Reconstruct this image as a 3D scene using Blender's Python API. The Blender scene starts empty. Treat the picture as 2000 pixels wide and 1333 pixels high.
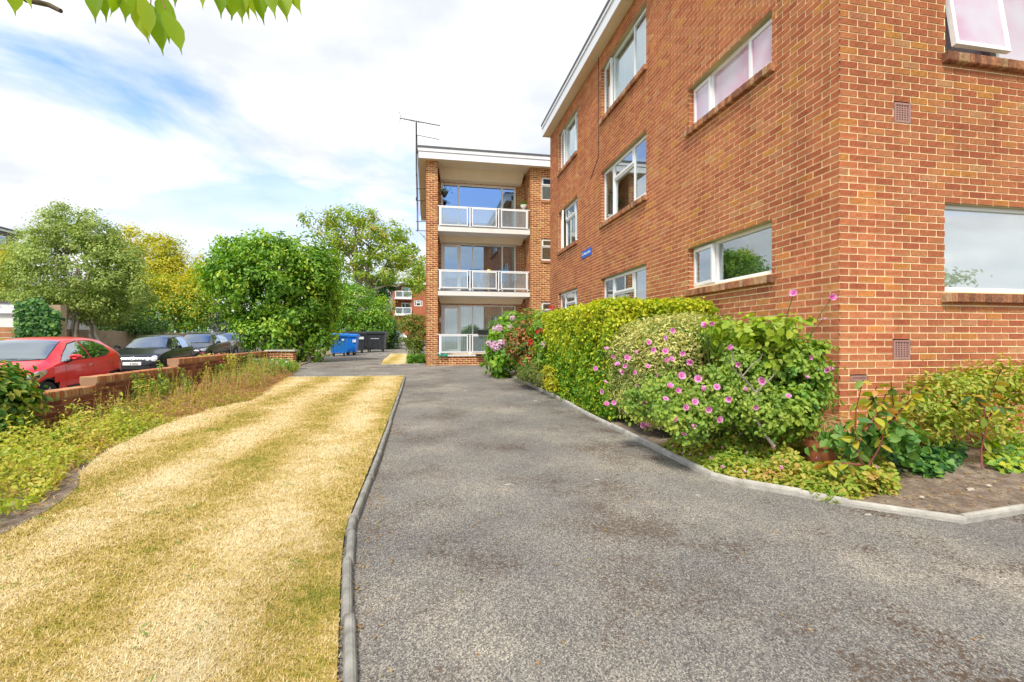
import bpy, math, random
import numpy as np
from mathutils import Vector, Matrix
from mathutils.bvhtree import BVHTree

random.seed(7)
RNG = np.random.default_rng(11)
SC = bpy.context.scene
COL = SC.collection
R = math.radians

# ------------------------------------------------------------------ camera
F = 905.0; VX = 832.0; HY = 664.0; CH = 1.30        # focal length and horizon in photo pixels, eye height
TH = math.atan((1000 - VX) / F); SN, CS = math.sin(TH), math.cos(TH)
cam = bpy.data.cameras.new('camera'); camo = bpy.data.objects.new('camera', cam); COL.objects.link(camo)
cam.sensor_width = 36; cam.lens = 36 * F / 2000; cam.shift_y = -(666.5 - HY) / 2000
cam.clip_start = 0.05; cam.clip_end = 3000
camo.location = (0, 0, CH); camo.rotation_euler = (R(90), 0, -TH)
SC.camera = camo

# ------------------------------------------------------------------ sky and sun
SUN_EL, SUN_AZ = 54.0, 208.0      # degrees; azimuth clockwise from +Y
w = bpy.data.worlds.new('World'); SC.world = w; w.use_nodes = True
nt = w.node_tree; nt.nodes.clear()
def wn(t, **k):
    n = nt.nodes.new(t)
    for a, v in k.items(): setattr(n, a, v)
    return n
out = wn('ShaderNodeOutputWorld'); bg = wn('ShaderNodeBackground'); bg.inputs['Strength'].default_value = 0.1
sky = wn('ShaderNodeTexSky', sky_type='NISHITA', sun_disc=False)
sky.sun_elevation = R(SUN_EL); sky.sun_rotation = R(SUN_AZ); sky.air_density = 1.0; sky.dust_density = 0.4; sky.ozone_density = 2.0
tc = wn('ShaderNodeTexCoord'); sep = wn('ShaderNodeSeparateXYZ'); nt.links.new(tc.outputs['Generated'], sep.inputs[0])
zz = wn('ShaderNodeMath', operation='MAXIMUM'); zz.inputs[1].default_value = 0.0; nt.links.new(sep.outputs['Z'], zz.inputs[0])
za = wn('ShaderNodeMath', operation='ADD'); za.inputs[1].default_value = 0.22; nt.links.new(zz.outputs[0], za.inputs[0])
cmb = wn('ShaderNodeCombineXYZ')
for ax in 'XY':
    d = wn('ShaderNodeMath', operation='DIVIDE'); nt.links.new(sep.outputs[ax], d.inputs[0]); nt.links.new(za.outputs[0], d.inputs[1]); nt.links.new(d.outputs[0], cmb.inputs[ax])
mp = wn('ShaderNodeMapping'); mp.inputs['Location'].default_value = (3.25, 0.99, 0.0); mp.inputs['Scale'].default_value = (1.0, 1.25, 1.0)
nt.links.new(cmb.outputs[0], mp.inputs[0])
nz = wn('ShaderNodeTexNoise'); nz.inputs['Scale'].default_value = 0.95; nz.inputs['Detail'].default_value = 9; nz.inputs['Roughness'].default_value = 0.56; nz.inputs['Distortion'].default_value = 0.35
nt.links.new(mp.outputs[0], nz.inputs[0])
rp = wn('ShaderNodeValToRGB'); rp.color_ramp.elements[0].position = 0.35; rp.color_ramp.elements[0].color = (0, 0, 0, 1)
rp.color_ramp.elements[1].position = 0.505; rp.color_ramp.elements[1].color = (1, 1, 1, 1)
nt.links.new(nz.outputs['Fac'], rp.inputs[0])
# thin grey structure inside the cloud layer
nz2 = wn('ShaderNodeTexNoise'); nz2.inputs['Scale'].default_value = 2.3; nz2.inputs['Detail'].default_value = 6; nt.links.new(mp.outputs[0], nz2.inputs[0])
rp2 = wn('ShaderNodeValToRGB'); rp2.color_ramp.elements[0].position = 0.35; rp2.color_ramp.elements[0].color = (4.5, 4.7, 5.0, 1)
rp2.color_ramp.elements[1].position = 0.6; rp2.color_ramp.elements[1].color = (6.2, 6.25, 6.3, 1)
nt.links.new(nz2.outputs['Fac'], rp2.inputs[0])
skm = wn('ShaderNodeMixRGB', blend_type='MULTIPLY'); skm.inputs[0].default_value = 1; skm.inputs[2].default_value = (1.2, 1.4, 1.8, 1)
nt.links.new(sky.outputs[0], skm.inputs[1])
mx = wn('ShaderNodeMixRGB'); hzr = wn('ShaderNodeMapRange'); hzr.inputs['From Min'].default_value = .16; hzr.inputs['From Max'].default_value = .40; hzr.inputs['To Min'].default_value = .9; hzr.inputs['To Max'].default_value = 0.   # the cloud sheet closes up towards the horizon
nt.links.new(sep.outputs['Z'], hzr.inputs['Value']); mxx = wn('ShaderNodeMath', operation='MAXIMUM'); nt.links.new(rp.outputs[0], mxx.inputs[0]); nt.links.new(hzr.outputs[0], mxx.inputs[1]); nt.links.new(mxx.outputs[0], mx.inputs[0]); nt.links.new(skm.outputs[0], mx.inputs[1]); nt.links.new(rp2.outputs[0], mx.inputs[2])
nt.links.new(mx.outputs[0], bg.inputs['Color']); nt.links.new(bg.outputs[0], out.inputs[0])

sun = bpy.data.lights.new('sun', 'SUN'); suno = bpy.data.objects.new('sun', sun); COL.objects.link(suno)
sun.energy = 2.3; sun.angle = R(12); sun.color = (1.0, 0.93, 0.82)
sd = Vector((math.sin(R(SUN_AZ)) * math.cos(R(SUN_EL)), math.cos(R(SUN_AZ)) * math.cos(R(SUN_EL)), math.sin(R(SUN_EL))))
suno.rotation_euler = sd.to_track_quat('Z', 'Y').to_euler(); suno.location = (-5, -10, 20)
SC.view_settings.view_transform = 'Standard'; SC.view_settings.look = 'None'; SC.view_settings.gamma = 1
SC.view_settings.use_curve_mapping = False; SC.view_settings.exposure = 0.98

# ------------------------------------------------------------------ pixel -> place helpers
def gz(y):                        # the site rises gently away from the camera
    y = max(-6.0, y)
    if y < 16: return .019 * y
    if y < 24: return .304
    return .304 + .018 * (min(y, 75) - 24)
def ray(px, py):
    a = (px - 1000) / F; b = -(py - HY) / F
    return (a * CS + SN, -a * SN + CS, b)
def D(px, py, z):                 # point at camera depth z
    r = ray(px, py); return Vector((r[0] * z, r[1] * z, CH + r[2] * z))
def G(px, py):                    # point on the ground
    r = ray(px, py); t = 3.0
    for _ in range(80): t = .5 * t + .5 * (gz(r[1] * t) - CH) / r[2]
    return Vector((r[0] * t, r[1] * t, CH + r[2] * t))
def onY(Y, px, py):
    r = ray(px, py); t = Y / r[1]; return Vector((r[0] * t, Y, CH + r[2] * t))
def onX(X, px, py):
    r = ray(px, py); t = X / r[0]; return Vector((X, r[1] * t, CH + r[2] * t))
def gp(x, y): return Vector((x, y, gz(y)))
def proj(p):
    z = p[0] * SN + p[1] * CS; l = p[0] * CS - p[1] * SN
    if z < .1: return None
    return 1000 + F * l / z, HY - F * (p[2] - CH) / z, z

# ------------------------------------------------------------------ materials
def newmat(name):
    m = bpy.data.materials.new(name); m.use_nodes = True
    t = m.node_tree; t.nodes.clear()
    o = t.nodes.new('ShaderNodeOutputMaterial'); b = t.nodes.new('ShaderNodeBsdfPrincipled')
    t.links.new(b.outputs[0], o.inputs[0])
    return m, t, b, o
def N(t, ty, inp=None, **k):
    n = t.nodes.new(ty)
    for a, v in k.items(): setattr(n, a, v)
    for a, v in (inp or {}).items(): n.inputs[a].default_value = v
    return n
def c4(c): return (c[0], c[1], c[2], 1)
def ramp(t, stops, interp='LINEAR'):
    n = t.nodes.new('ShaderNodeValToRGB'); r = n.color_ramp; r.interpolation = interp
    while len(r.elements) < len(stops): r.elements.new(0.5)
    for e, (p, c) in zip(r.elements, stops): e.position = p; e.color = c4(c)
    return n
def noise(t, scale, detail=4, rough=.55, coord='Object', dist=0):
    tcn = t.nodes.new('ShaderNodeTexCoord'); n = N(t, 'ShaderNodeTexNoise', {'Scale': scale, 'Detail': detail, 'Roughness': rough, 'Distortion': dist})
    t.links.new(tcn.outputs[coord], n.inputs['Vector']); return n
def bumpn(t, b, src, strength=.3, dist=.01):
    n = N(t, 'ShaderNodeBump', {'Strength': strength, 'Distance': dist}); t.links.new(src, n.inputs['Height']); t.links.new(n.outputs[0], b.inputs['Normal'])
def M(name, col, rough=.6, var=.15, scale=6., bump=0., metal=0., coat=0., ior=1.5):
    m, t, b, o = newmat(name)
    n = noise(t, scale, 5); r = ramp(t, [(.25, [c * (1 - var) for c in col]), (.75, [min(1, c * (1 + var)) for c in col])])
    t.links.new(n.outputs['Fac'], r.inputs[0]); t.links.new(r.outputs[0], b.inputs['Base Color'])
    b.inputs['Roughness'].default_value = rough; b.inputs['Metallic'].default_value = metal
    b.inputs['Coat Weight'].default_value = coat; b.inputs['Coat Roughness'].default_value = .03; b.inputs['IOR'].default_value = ior
    if bump:
        n2 = noise(t, scale * 8, 4); bumpn(t, b, n2.outputs['Fac'], bump)
    return m
def attr(t, name='rnd'): return N(t, 'ShaderNodeAttribute', attribute_name=name)
def leafmat(name, stops, trans=.38, rough=.45, spec=.35):
    m, t, b, o = newmat(name)
    a = attr(t); r = ramp(t, stops); t.links.new(a.outputs['Fac'], r.inputs[0])
    t.links.new(r.outputs[0], b.inputs['Base Color']); b.inputs['Roughness'].default_value = rough
    b.inputs['Specular IOR Level'].default_value = spec
    tr = N(t, 'ShaderNodeBsdfTranslucent'); hs = N(t, 'ShaderNodeHueSaturation', {'Saturation': 1.15, 'Value': 1.25})
    t.links.new(r.outputs[0], hs.inputs['Color']); t.links.new(hs.outputs[0], tr.inputs['Color'])
    mxs = N(t, 'ShaderNodeMixShader', {0: trans}); t.links.new(b.outputs[0], mxs.inputs[1]); t.links.new(tr.outputs[0], mxs.inputs[2]); t.links.new(mxs.outputs[0], o.inputs[0])
    return m
def brickmat(name, stops, speck=.12):
    m, t, b, o = newmat(name)
    a = attr(t); oi = N(t, 'ShaderNodeObjectInfo')
    r = ramp(t, stops); t.links.new(a.outputs['Fac'], r.inputs[0])
    ge = N(t, 'ShaderNodeNewGeometry'); n = N(t, 'ShaderNodeTexNoise', {'Scale': 30., 'Detail': 5., 'Roughness': .65}); t.links.new(ge.outputs['Position'], n.inputs['Vector'])
    rr = ramp(t, [(.3, (1 - speck * 2.2,) * 3), (.7, (1 + speck,) * 3)]); t.links.new(n.outputs['Fac'], rr.inputs[0])
    nb = N(t, 'ShaderNodeTexNoise', {'Scale': .8, 'Detail': 6., 'Roughness': .6}); t.links.new(ge.outputs['Position'], nb.inputs['Vector']); rb = ramp(t, [(.3, (.84, .82, .80)), (.5, (1, 1, 1)), (.7, (1.10, 1.12, 1.14))]); t.links.new(nb.outputs['Fac'], rb.inputs[0])
    mpz = N(t, 'ShaderNodeMapping', {'Scale': (5., 5., .45)}); t.links.new(ge.outputs['Position'], mpz.inputs[0]); nst = N(t, 'ShaderNodeTexNoise', {'Scale': 1., 'Detail': 4.}); t.links.new(mpz.outputs[0], nst.inputs['Vector'])
    rst = ramp(t, [(.32, (.86, .84, .83)), (.5, (1, 1, 1)), (.72, (1.04, 1.05, 1.06))]); t.links.new(nst.outputs['Fac'], rst.inputs[0]); ms_ = N(t, 'ShaderNodeMixRGB', {0: 1.}, blend_type='MULTIPLY'); t.links.new(rb.outputs[0], ms_.inputs[1]); t.links.new(rst.outputs[0], ms_.inputs[2]); rb = ms_
    m0 = N(t, 'ShaderNodeMixRGB', {0: 1.}, blend_type='MULTIPLY'); t.links.new(rr.outputs[0], m0.inputs[1]); t.links.new(rb.outputs[0], m0.inputs[2]); rr = m0
    mu = N(t, 'ShaderNodeMixRGB', {0: 1.}, blend_type='MULTIPLY'); t.links.new(r.outputs[0], mu.inputs[1]); t.links.new(rr.outputs[0], mu.inputs[2])
    hv = N(t, 'ShaderNodeHueSaturation'); mr = N(t, 'ShaderNodeMapRange', {'To Min': .92, 'To Max': 1.08}); t.links.new(oi.outputs['Random'], mr.inputs['Value'])
    t.links.new(mr.outputs[0], hv.inputs['Value']); t.links.new(mu.outputs[0], hv.inputs['Color'])
    t.links.new(hv.outputs[0], b.inputs['Base Color']); b.inputs['Roughness'].default_value = .88; b.inputs['Specular IOR Level'].default_value = .25
    n2 = noise(t, 160, 4); bumpn(t, b, n2.outputs['Fac'], .35, .004)
    return m
def glassmat(name, tint, refl=.16, rough=.0, opaque=0., body=(.5, .5, .5), gcol=(1, 1, 1)):
    m, t, b, o = newmat(name)
    t.nodes.remove(b)
    tr = N(t, 'ShaderNodeBsdfTransparent', {'Color': c4(tint)}); gl = N(t, 'ShaderNodeBsdfGlossy', {'Color': c4(gcol), 'Roughness': rough})
    lw = N(t, 'ShaderNodeLayerWeight', {'Blend': .5}); pw_ = N(t, 'ShaderNodeMath', {1: 4.}, operation='POWER'); t.links.new(lw.outputs['Facing'], pw_.inputs[0])
    ma = N(t, 'ShaderNodeMath', {1: .85, 2: refl}, operation='MULTIPLY_ADD'); ma.use_clamp = True; t.links.new(pw_.outputs[0], ma.inputs[0])
    src = tr.outputs[0]
    if opaque:
        df = N(t, 'ShaderNodeBsdfDiffuse', {'Color': c4(body)})
        if 'obscured' in name:
            gp_ = N(t, 'ShaderNodeNewGeometry'); nn = N(t, 'ShaderNodeTexNoise', {'Scale': 1.7, 'Detail': 2.}); t.links.new(gp_.outputs['Position'], nn.inputs['Vector']); rc = ramp(t, [(.35, (.66, .64, .70)), (.5, (.66, .52, .62)), (.66, (.62, .32, .46))]); t.links.new(nn.outputs['Fac'], rc.inputs[0]); t.links.new(rc.outputs[0], df.inputs['Color'])
        mm = N(t, 'ShaderNodeMixShader', {0: opaque}); t.links.new(tr.outputs[0], mm.inputs[1]); t.links.new(df.outputs[0], mm.inputs[2]); src = mm.outputs[0]
    mxs = N(t, 'ShaderNodeMixShader'); t.links.new(ma.outputs[0], mxs.inputs[0]); t.links.new(src, mxs.inputs[1]); t.links.new(gl.outputs[0], mxs.inputs[2]); t.links.new(mxs.outputs[0], o.inputs[0])
    return m

BR = [(0, (.52, .155, .075)), (.08, (.56, .18, .085)), (.35, (.61, .21, .095)), (.6, (.66, .245, .11)), (.82, (.69, .28, .13)), (.9, (.70, .29, .09)), (.955, (.72, .33, .09)), (.975, (.62, .25, .14)), (1, (.72, .40, .18))]
mBrick = brickmat('brick_red', BR)
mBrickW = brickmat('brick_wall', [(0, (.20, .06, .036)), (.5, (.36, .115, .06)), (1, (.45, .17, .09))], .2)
mCope = brickmat('brick_coping', [(0, (.42, .15, .06)), (.5, (.52, .22, .10)), (.8, (.56, .30, .15)), (1, (.58, .40, .2))], .15)
mSillB = brickmat('brick_sill', [(0, (.26, .12, .07)), (.4, (.40, .18, .10)), (.75, (.50, .24, .12)), (1, (.54, .40, .23))], .22)
mBrickY = brickmat('brick_warm', [(0, (.36, .10, .045)), (.3, (.46, .15, .06)), (.6, (.54, .2, .075)), (.85, (.56, .25, .085)), (1, (.58, .34, .14))])
def mortarmat(name, col):
    m, t, b, o = newmat(name)
    n = noise(t, 3, 6, .6); r = ramp(t, [(.3, [c * .8 for c in col]), (.7, [c * 1.12 for c in col])]); t.links.new(n.outputs['Fac'], r.inputs[0]); t.links.new(r.outputs[0], b.inputs['Base Color'])
    b.inputs['Roughness'].default_value = .95; n2 = noise(t, 200, 3); bumpn(t, b, n2.outputs['Fac'], .4, .004); return m
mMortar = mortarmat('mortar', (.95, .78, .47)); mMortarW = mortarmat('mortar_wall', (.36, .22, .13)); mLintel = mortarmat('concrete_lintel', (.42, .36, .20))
mWhite = M('white_upvc', (.80, .81, .82), .28, .02, 3); mFascia = M('white_fascia', (.78, .79, .82), .35, .03, 2)
mSoffit = M('cream_soffit', (.72, .62, .46), .7, .05, 2); mSlab = M('painted_concrete', (.74, .73, .70), .75, .07, 3, .1)
mFlash = M('grey_flashing', (.09, .09, .095), .5, .1, 4); mDark = M('dark_gap', (.02, .02, .022), .8); mRoom = M('room_paint', (.30, .28, .25), .9, .1, 1)
mNet = M('net_curtain', (.78, .79, .82), .9, .05, 4); mBlind = M('vertical_blind', (.62, .66, .64), .8, .05, 3); mCurtain = M('dark_curtain', (.12, .11, .11), .9)
mGlassMir = glassmat('bright_glass', (.9, .94, .94), .34); mGlass = glassmat('window_glass', (.86, .92, .90), .22, gcol=(.9, .95, 1.)); mGlassPink = glassmat('obscured_glass', (.9, .8, .86), .12, .12, .8, (.62, .46, .55)); mGlassFrost = glassmat('frosted_panel', (.84, .90, .93), .16, .06, .22, (.5, .56, .6), (.85, .93, 1.))
mGlassSkyTint = glassmat('sky_tinted_glass', (.5, .58, .64), .38, gcol=(.58, .77, .98))  # blue of a reflected sky is put into the gloss colour
mSteel = M('galvanised_steel', (.38, .39, .40), .4, .1, 10, 0, .7); mBlackP = M('black_plastic', (.022, .023, .026), .45, .15, 5); mRubber = M('tyre_rubber', (.018, .018, .019), .8)
mTerra = M('terracotta', (.52, .17, .07), .75, .2, 9, .15); mWood = M('fence_wood', (.46, .21, .09), .75, .35, 4, .2); mBark = M('bark', (.26, .22, .17), .9, .35, 9, .5); mBarkD = M('dark_bark', (.10, .075, .05), .9, .35, 9, .5); mTwig = M('red_twig', (.20, .05, .04), .7, .3, 12)
mStem = M('green_stem', (.16, .22, .06), .7, .3, 12); mStraw = M('dry_straw', (.55, .38, .16), .8, .25, 10)
mConc = M('edging_concrete', (.25, .24, .21), .9, .45, 9, .6); mConcB = M('bed_edging_concrete', (.40, .38, .33), .9, .3, 9, .6); mStone = M('coping_slab', (.50, .49, .44), .85, .25, 6, .4)

# ------------------------------------------------------------------ mesh helpers
class MB:
    def __init__(s): s.v = []; s.f = []; s.r = []
    def add(s, vs, fs, r=.5):
        k = len(s.v); s.v.extend([tuple(p) for p in vs]); s.f.extend([tuple(i + k for i in f) for f in fs]); s.r.extend([r] * len(fs)); return s
    def hexa(s, P, r=.5):         # 8 corners: bottom ring then top ring, counter-clockwise from above
        return s.add(P, [(3, 2, 1, 0), (4, 5, 6, 7), (0, 1, 5, 4), (1, 2, 6, 5), (2, 3, 7, 6), (3, 0, 4, 7)], r)
    def box(s, x0, x1, y0, y1, z0, z1, r=.5):
        return s.hexa([(x0, y0, z0), (x1, y0, z0), (x1, y1, z0), (x0, y1, z0), (x0, y0, z1), (x1, y0, z1), (x1, y1, z1), (x0, y1, z1)], r)
    def fbox(s, fr, u0, u1, z0, z1, n0, n1, r=.5):   # box in a wall frame (u along, n outward)
        P = [fr(u0, n1, z0), fr(u1, n1, z0), fr(u1, n0, z0), fr(u0, n0, z0), fr(u0, n1, z1), fr(u1, n1, z1), fr(u1, n0, z1), fr(u0, n0, z1)]
        return s.hexa(P, r)
    def tube(s, pts, rad, k=6, r=.5, cap=True):
        pts = [Vector(p) for p in pts]; n = len(pts)
        if not hasattr(rad, '__len__'): rad = [rad] * n
        rings = []; up = Vector((0, 0, 1))
        for i, p in enumerate(pts):
            d = (pts[min(i + 1, n - 1)] - pts[max(i - 1, 0)]).normalized()
            a = d.cross(up if abs(d.z) < .95 else Vector((1, 0, 0))).normalized(); b = d.cross(a)
            rings.append([p + (a * math.cos(2 * math.pi * j / k) + b * math.sin(2 * math.pi * j / k)) * rad[i] for j in range(k)])
        vs = [q for g in rings for q in g]; fs = []
        for i in range(n - 1):
            for j in range(k): fs.append((i * k + j, i * k + (j + 1) % k, (i + 1) * k + (j + 1) % k, (i + 1) * k + j))
        if cap: fs.append(tuple(range(k))); fs.append(tuple((n - 1) * k + j for j in range(k - 1, -1, -1)))
        return s.add(vs, fs, r)
    def lathe(s, prof, c=(0, 0, 0), k=20, r=.5, axis='z'):
        vs = []; m = len(prof)
        for i in range(k):
            a = 2 * math.pi * i / k
            for (q, h) in prof:
                x, y = q * math.cos(a), q * math.sin(a)
                p = (x, y, h) if axis == 'z' else ((h, x, y) if axis == 'x' else (x, h, y))
                vs.append((p[0] + c[0], p[1] + c[1], p[2] + c[2]))
        fs = []
        for i in range(k):
            j = (i + 1) % k
            for q in range(m - 1): fs.append((i * m + q, j * m + q, j * m + q + 1, i * m + q + 1))
        return s.add(vs, fs, r)
ROOT = {}                          # world offset of each object's frame
def _link(name, me, mat, parent, kind, smooth):
    o = bpy.data.objects.new(name, me); COL.objects.link(o)
    if mat: me.materials.append(mat)
    if parent: o.parent = parent
    if kind: o['kind'] = kind
    if smooth: me.polygons.foreach_set('use_smooth', [True] * len(me.polygons))
    return o
def mesh(name, mb, mat, parent=None, kind=None, smooth=False, local=False, org=None):
    """mb in world coordinates unless local; a part's frame is its thing's frame"""
    off = Vector((0, 0, 0))
    if parent is not None and not local: off = ROOT[parent.name]
    elif org is not None: off = Vector(org)
    me = bpy.data.meshes.new(name)
    V = np.array(mb.v, float).reshape(-1, 3) - np.array(off)
    me.from_pydata(V.tolist(), [], mb.f)
    a = me.attributes.new('rnd', 'FLOAT', 'FACE'); a.data.foreach_set('value', np.array(mb.r, np.float32))
    o = _link(name, me, mat, parent, kind, smooth)
    if parent is None: o.location = off
    ROOT[o.name] = ROOT[parent.name] if parent is not None else off
    return o
def fast(name, V, Q, rnd, mat, parent=None, kind=None, org=None, smooth=False):
    off = ROOT[parent.name] if parent is not None else Vector(org or (0, 0, 0))
    V = np.asarray(V, np.float32) - np.array(off, np.float32); Q = np.asarray(Q, np.int32); m, k = Q.shape
    me = bpy.data.meshes.new(name)
    me.vertices.add(len(V)); me.vertices.foreach_set('co', V.ravel()); me.loops.add(m * k); me.loops.foreach_set('vertex_index', Q.ravel())
    me.polygons.add(m); me.polygons.foreach_set('loop_start', np.arange(0, m * k, k, dtype=np.int32)); me.update(calc_edges=True)
    a = me.attributes.new('rnd', 'FLOAT', 'FACE'); a.data.foreach_set('value', np.asarray(rnd, np.float32))
    o = _link(name, me, mat, parent, kind, smooth)
    if parent is None: o.location = off
    ROOT[o.name] = off
    return o
def tag(o, label, cat, group=None):
    o['label'] = label; o['category'] = cat
    if group: o['group'] = group
    return o
def thing(name, label, cat, loc, group=None, rz=0):
    o = bpy.data.objects.new(name, None); COL.objects.link(o); o.location = loc; o.rotation_euler = (0, 0, rz); o.empty_display_size = .2
    ROOT[o.name] = Vector(loc); return tag(o, label, cat, group)
def inst(name, me, parent, loc, rot=(0, 0, 0), sc=1.):
    o = bpy.data.objects.new(name, me); COL.objects.link(o); o.parent = parent
    o.location = Vector(loc) - ROOT[parent.name]; o.rotation_euler = rot
    o.scale = (sc,) * 3 if not hasattr(sc, '__len__') else sc
    return o
def struct(o): o['kind'] = 'structure'; return o
def frame(org, u, n):
    org, u, n = Vector(org), Vector(u), Vector(n)
    return lambda a, b, z: org + u * a + n * b + Vector((0, 0, z))
# ------------------------------------------------------------------ ground, drive, lawn, beds
def sheet(name, xs, ys, zf, mat, **k):
    X, Y = np.meshgrid(xs, ys); V = np.stack([X, Y, np.vectorize(zf)(X, Y)], -1).reshape(-1, 3); nx = len(xs)
    Q = [(j * nx + i, j * nx + i + 1, (j + 1) * nx + i + 1, (j + 1) * nx + i) for j in range(len(ys) - 1) for i in range(nx - 1)]
    return fast(name, V, Q, np.full(len(Q), .5), mat, smooth=True, **k)
def strip(name, rows, zf, mat, nx=6, **k):          # rows: (y, xl, xr)
    V = []; Q = []
    for (y, a, b) in rows:
        for i in range(nx + 1):
            x = a + (b - a) * i / nx; V.append((x, y, zf(x, y)))
    for j in range(len(rows) - 1):
        for i in range(nx): q = j * (nx + 1) + i; Q.append((q, q + 1, q + nx + 2, q + nx + 1))
    return fast(name, V, Q, np.full(len(Q), .5), mat, smooth=True, **k)
def rows_from(left, right, y0, y1, n):
    ys = np.linspace(y0, y1, n); L = np.interp(ys, [p[1] for p in left], [p[0] for p in left]); Rr = np.interp(ys, [p[1] for p in right], [p[0] for p in right])
    return list(zip(ys, L, Rr))

def asphaltmat(name, base=1.0, moss=True):
    m, t, b, o = newmat(name)
    tcn = N(t, 'ShaderNodeTexCoord')
    vo = N(t, 'ShaderNodeTexVoronoi', {'Scale': 170.}, feature='F1'); t.links.new(tcn.outputs['Object'], vo.inputs['Vector'])
    bw = N(t, 'ShaderNodeRGBToBW'); t.links.new(vo.outputs['Color'], bw.inputs[0])
    agg = ramp(t, [(.15, [base * .09] * 3), (.42, [base * c for c in (.182, .17, .152)]), (.62, [base * c for c in (.25, .233, .205)]), (.85, [base * c for c in (.42, .395, .34)])]); t.links.new(bw.outputs[0], agg.inputs[0])
    big = noise(t, .75, 8, .68); fr_ = ramp(t, [(.28, (.70, .71, .73)), (.42, (.88, .88, .89)), (.52, (1.03, 1.01, .98)), (.64, (1.45, 1.39, 1.28))]); t.links.new(big.outputs['Fac'], fr_.inputs[0])
    mu = N(t, 'ShaderNodeMixRGB', {0: 1.}, blend_type='MULTIPLY'); t.links.new(agg.outputs[0], mu.inputs[1]); t.links.new(fr_.outputs[0], mu.inputs[2])
    ms = noise(t, 48, 5, .75); m2 = noise(t, 1.1, 5, .65); ad = N(t, 'ShaderNodeMath', operation='MULTIPLY'); t.links.new(ms.outputs['Fac'], ad.inputs[0]); t.links.new(m2.outputs['Fac'], ad.inputs[1])
    mr = ramp(t, [(.272, (0, 0, 0)), (.325, (1, 1, 1))]); t.links.new(ad.outputs[0], mr.inputs[0])
    # dried moss lies thicker beside the planting bed and the lawn edging
    sx = N(t, 'ShaderNodeSeparateXYZ'); t.links.new(tcn.outputs['Object'], sx.inputs[0])
    gs = noise(t, 3.7, 2, .5); gr_ = ramp(t, [(.735, (0, 0, 0)), (.75, (1, 1, 1))]); t.links.new(gs.outputs['Fac'], gr_.inputs[0]); gm = N(t, 'ShaderNodeMixRGB', {2: (.5, .48, .44, 1)}); t.links.new(gr_.outputs[0], gm.inputs[0]); t.links.new(mu.outputs[0], gm.inputs[1])
    mix = N(t, 'ShaderNodeMixRGB', {2: (.085, .05, .026, 1)}); t.links.new(gm.outputs[0], mix.inputs[1])
    edge = N(t, 'ShaderNodeMapRange', {'From Min': 1.55, 'From Max': 2.4, 'To Min': .7, 'To Max': 1.}); t.links.new(sx.outputs['X'], edge.inputs['Value'])
    mf = N(t, 'ShaderNodeMath', operation='MULTIPLY'); t.links.new(mr.outputs[0], mf.inputs[0]); t.links.new(edge.outputs[0], mf.inputs[1]); t.links.new(mf.outputs[0], mix.inputs[0])
    t.links.new(mix.outputs[0], b.inputs['Base Color']); b.inputs['Roughness'].default_value = .9; b.inputs['Specular IOR Level'].default_value = .3
    bumpn(t, b, vo.outputs['Distance'], .9, .006); return m
mAsph = asphaltmat('old_asphalt'); mRoad = asphaltmat('road_asphalt', .85)
def soilmat():
    m, t, b, o = newmat('soil'); n = noise(t, 9, 7, .7); r = ramp(t, [(.3, (.12, .085, .058)), (.48, (.22, .165, .12)), (.62, (.33, .26, .19)), (.75, (.5, .42, .33))]); t.links.new(n.outputs['Fac'], r.inputs[0]); t.links.new(r.outputs[0], b.inputs['Base Color'])
    b.inputs['Roughness'].default_value = 1; n2 = noise(t, 30, 6, .7); bumpn(t, b, n2.outputs['Fac'], 1., .03); return m
mSoil = soilmat()
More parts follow.
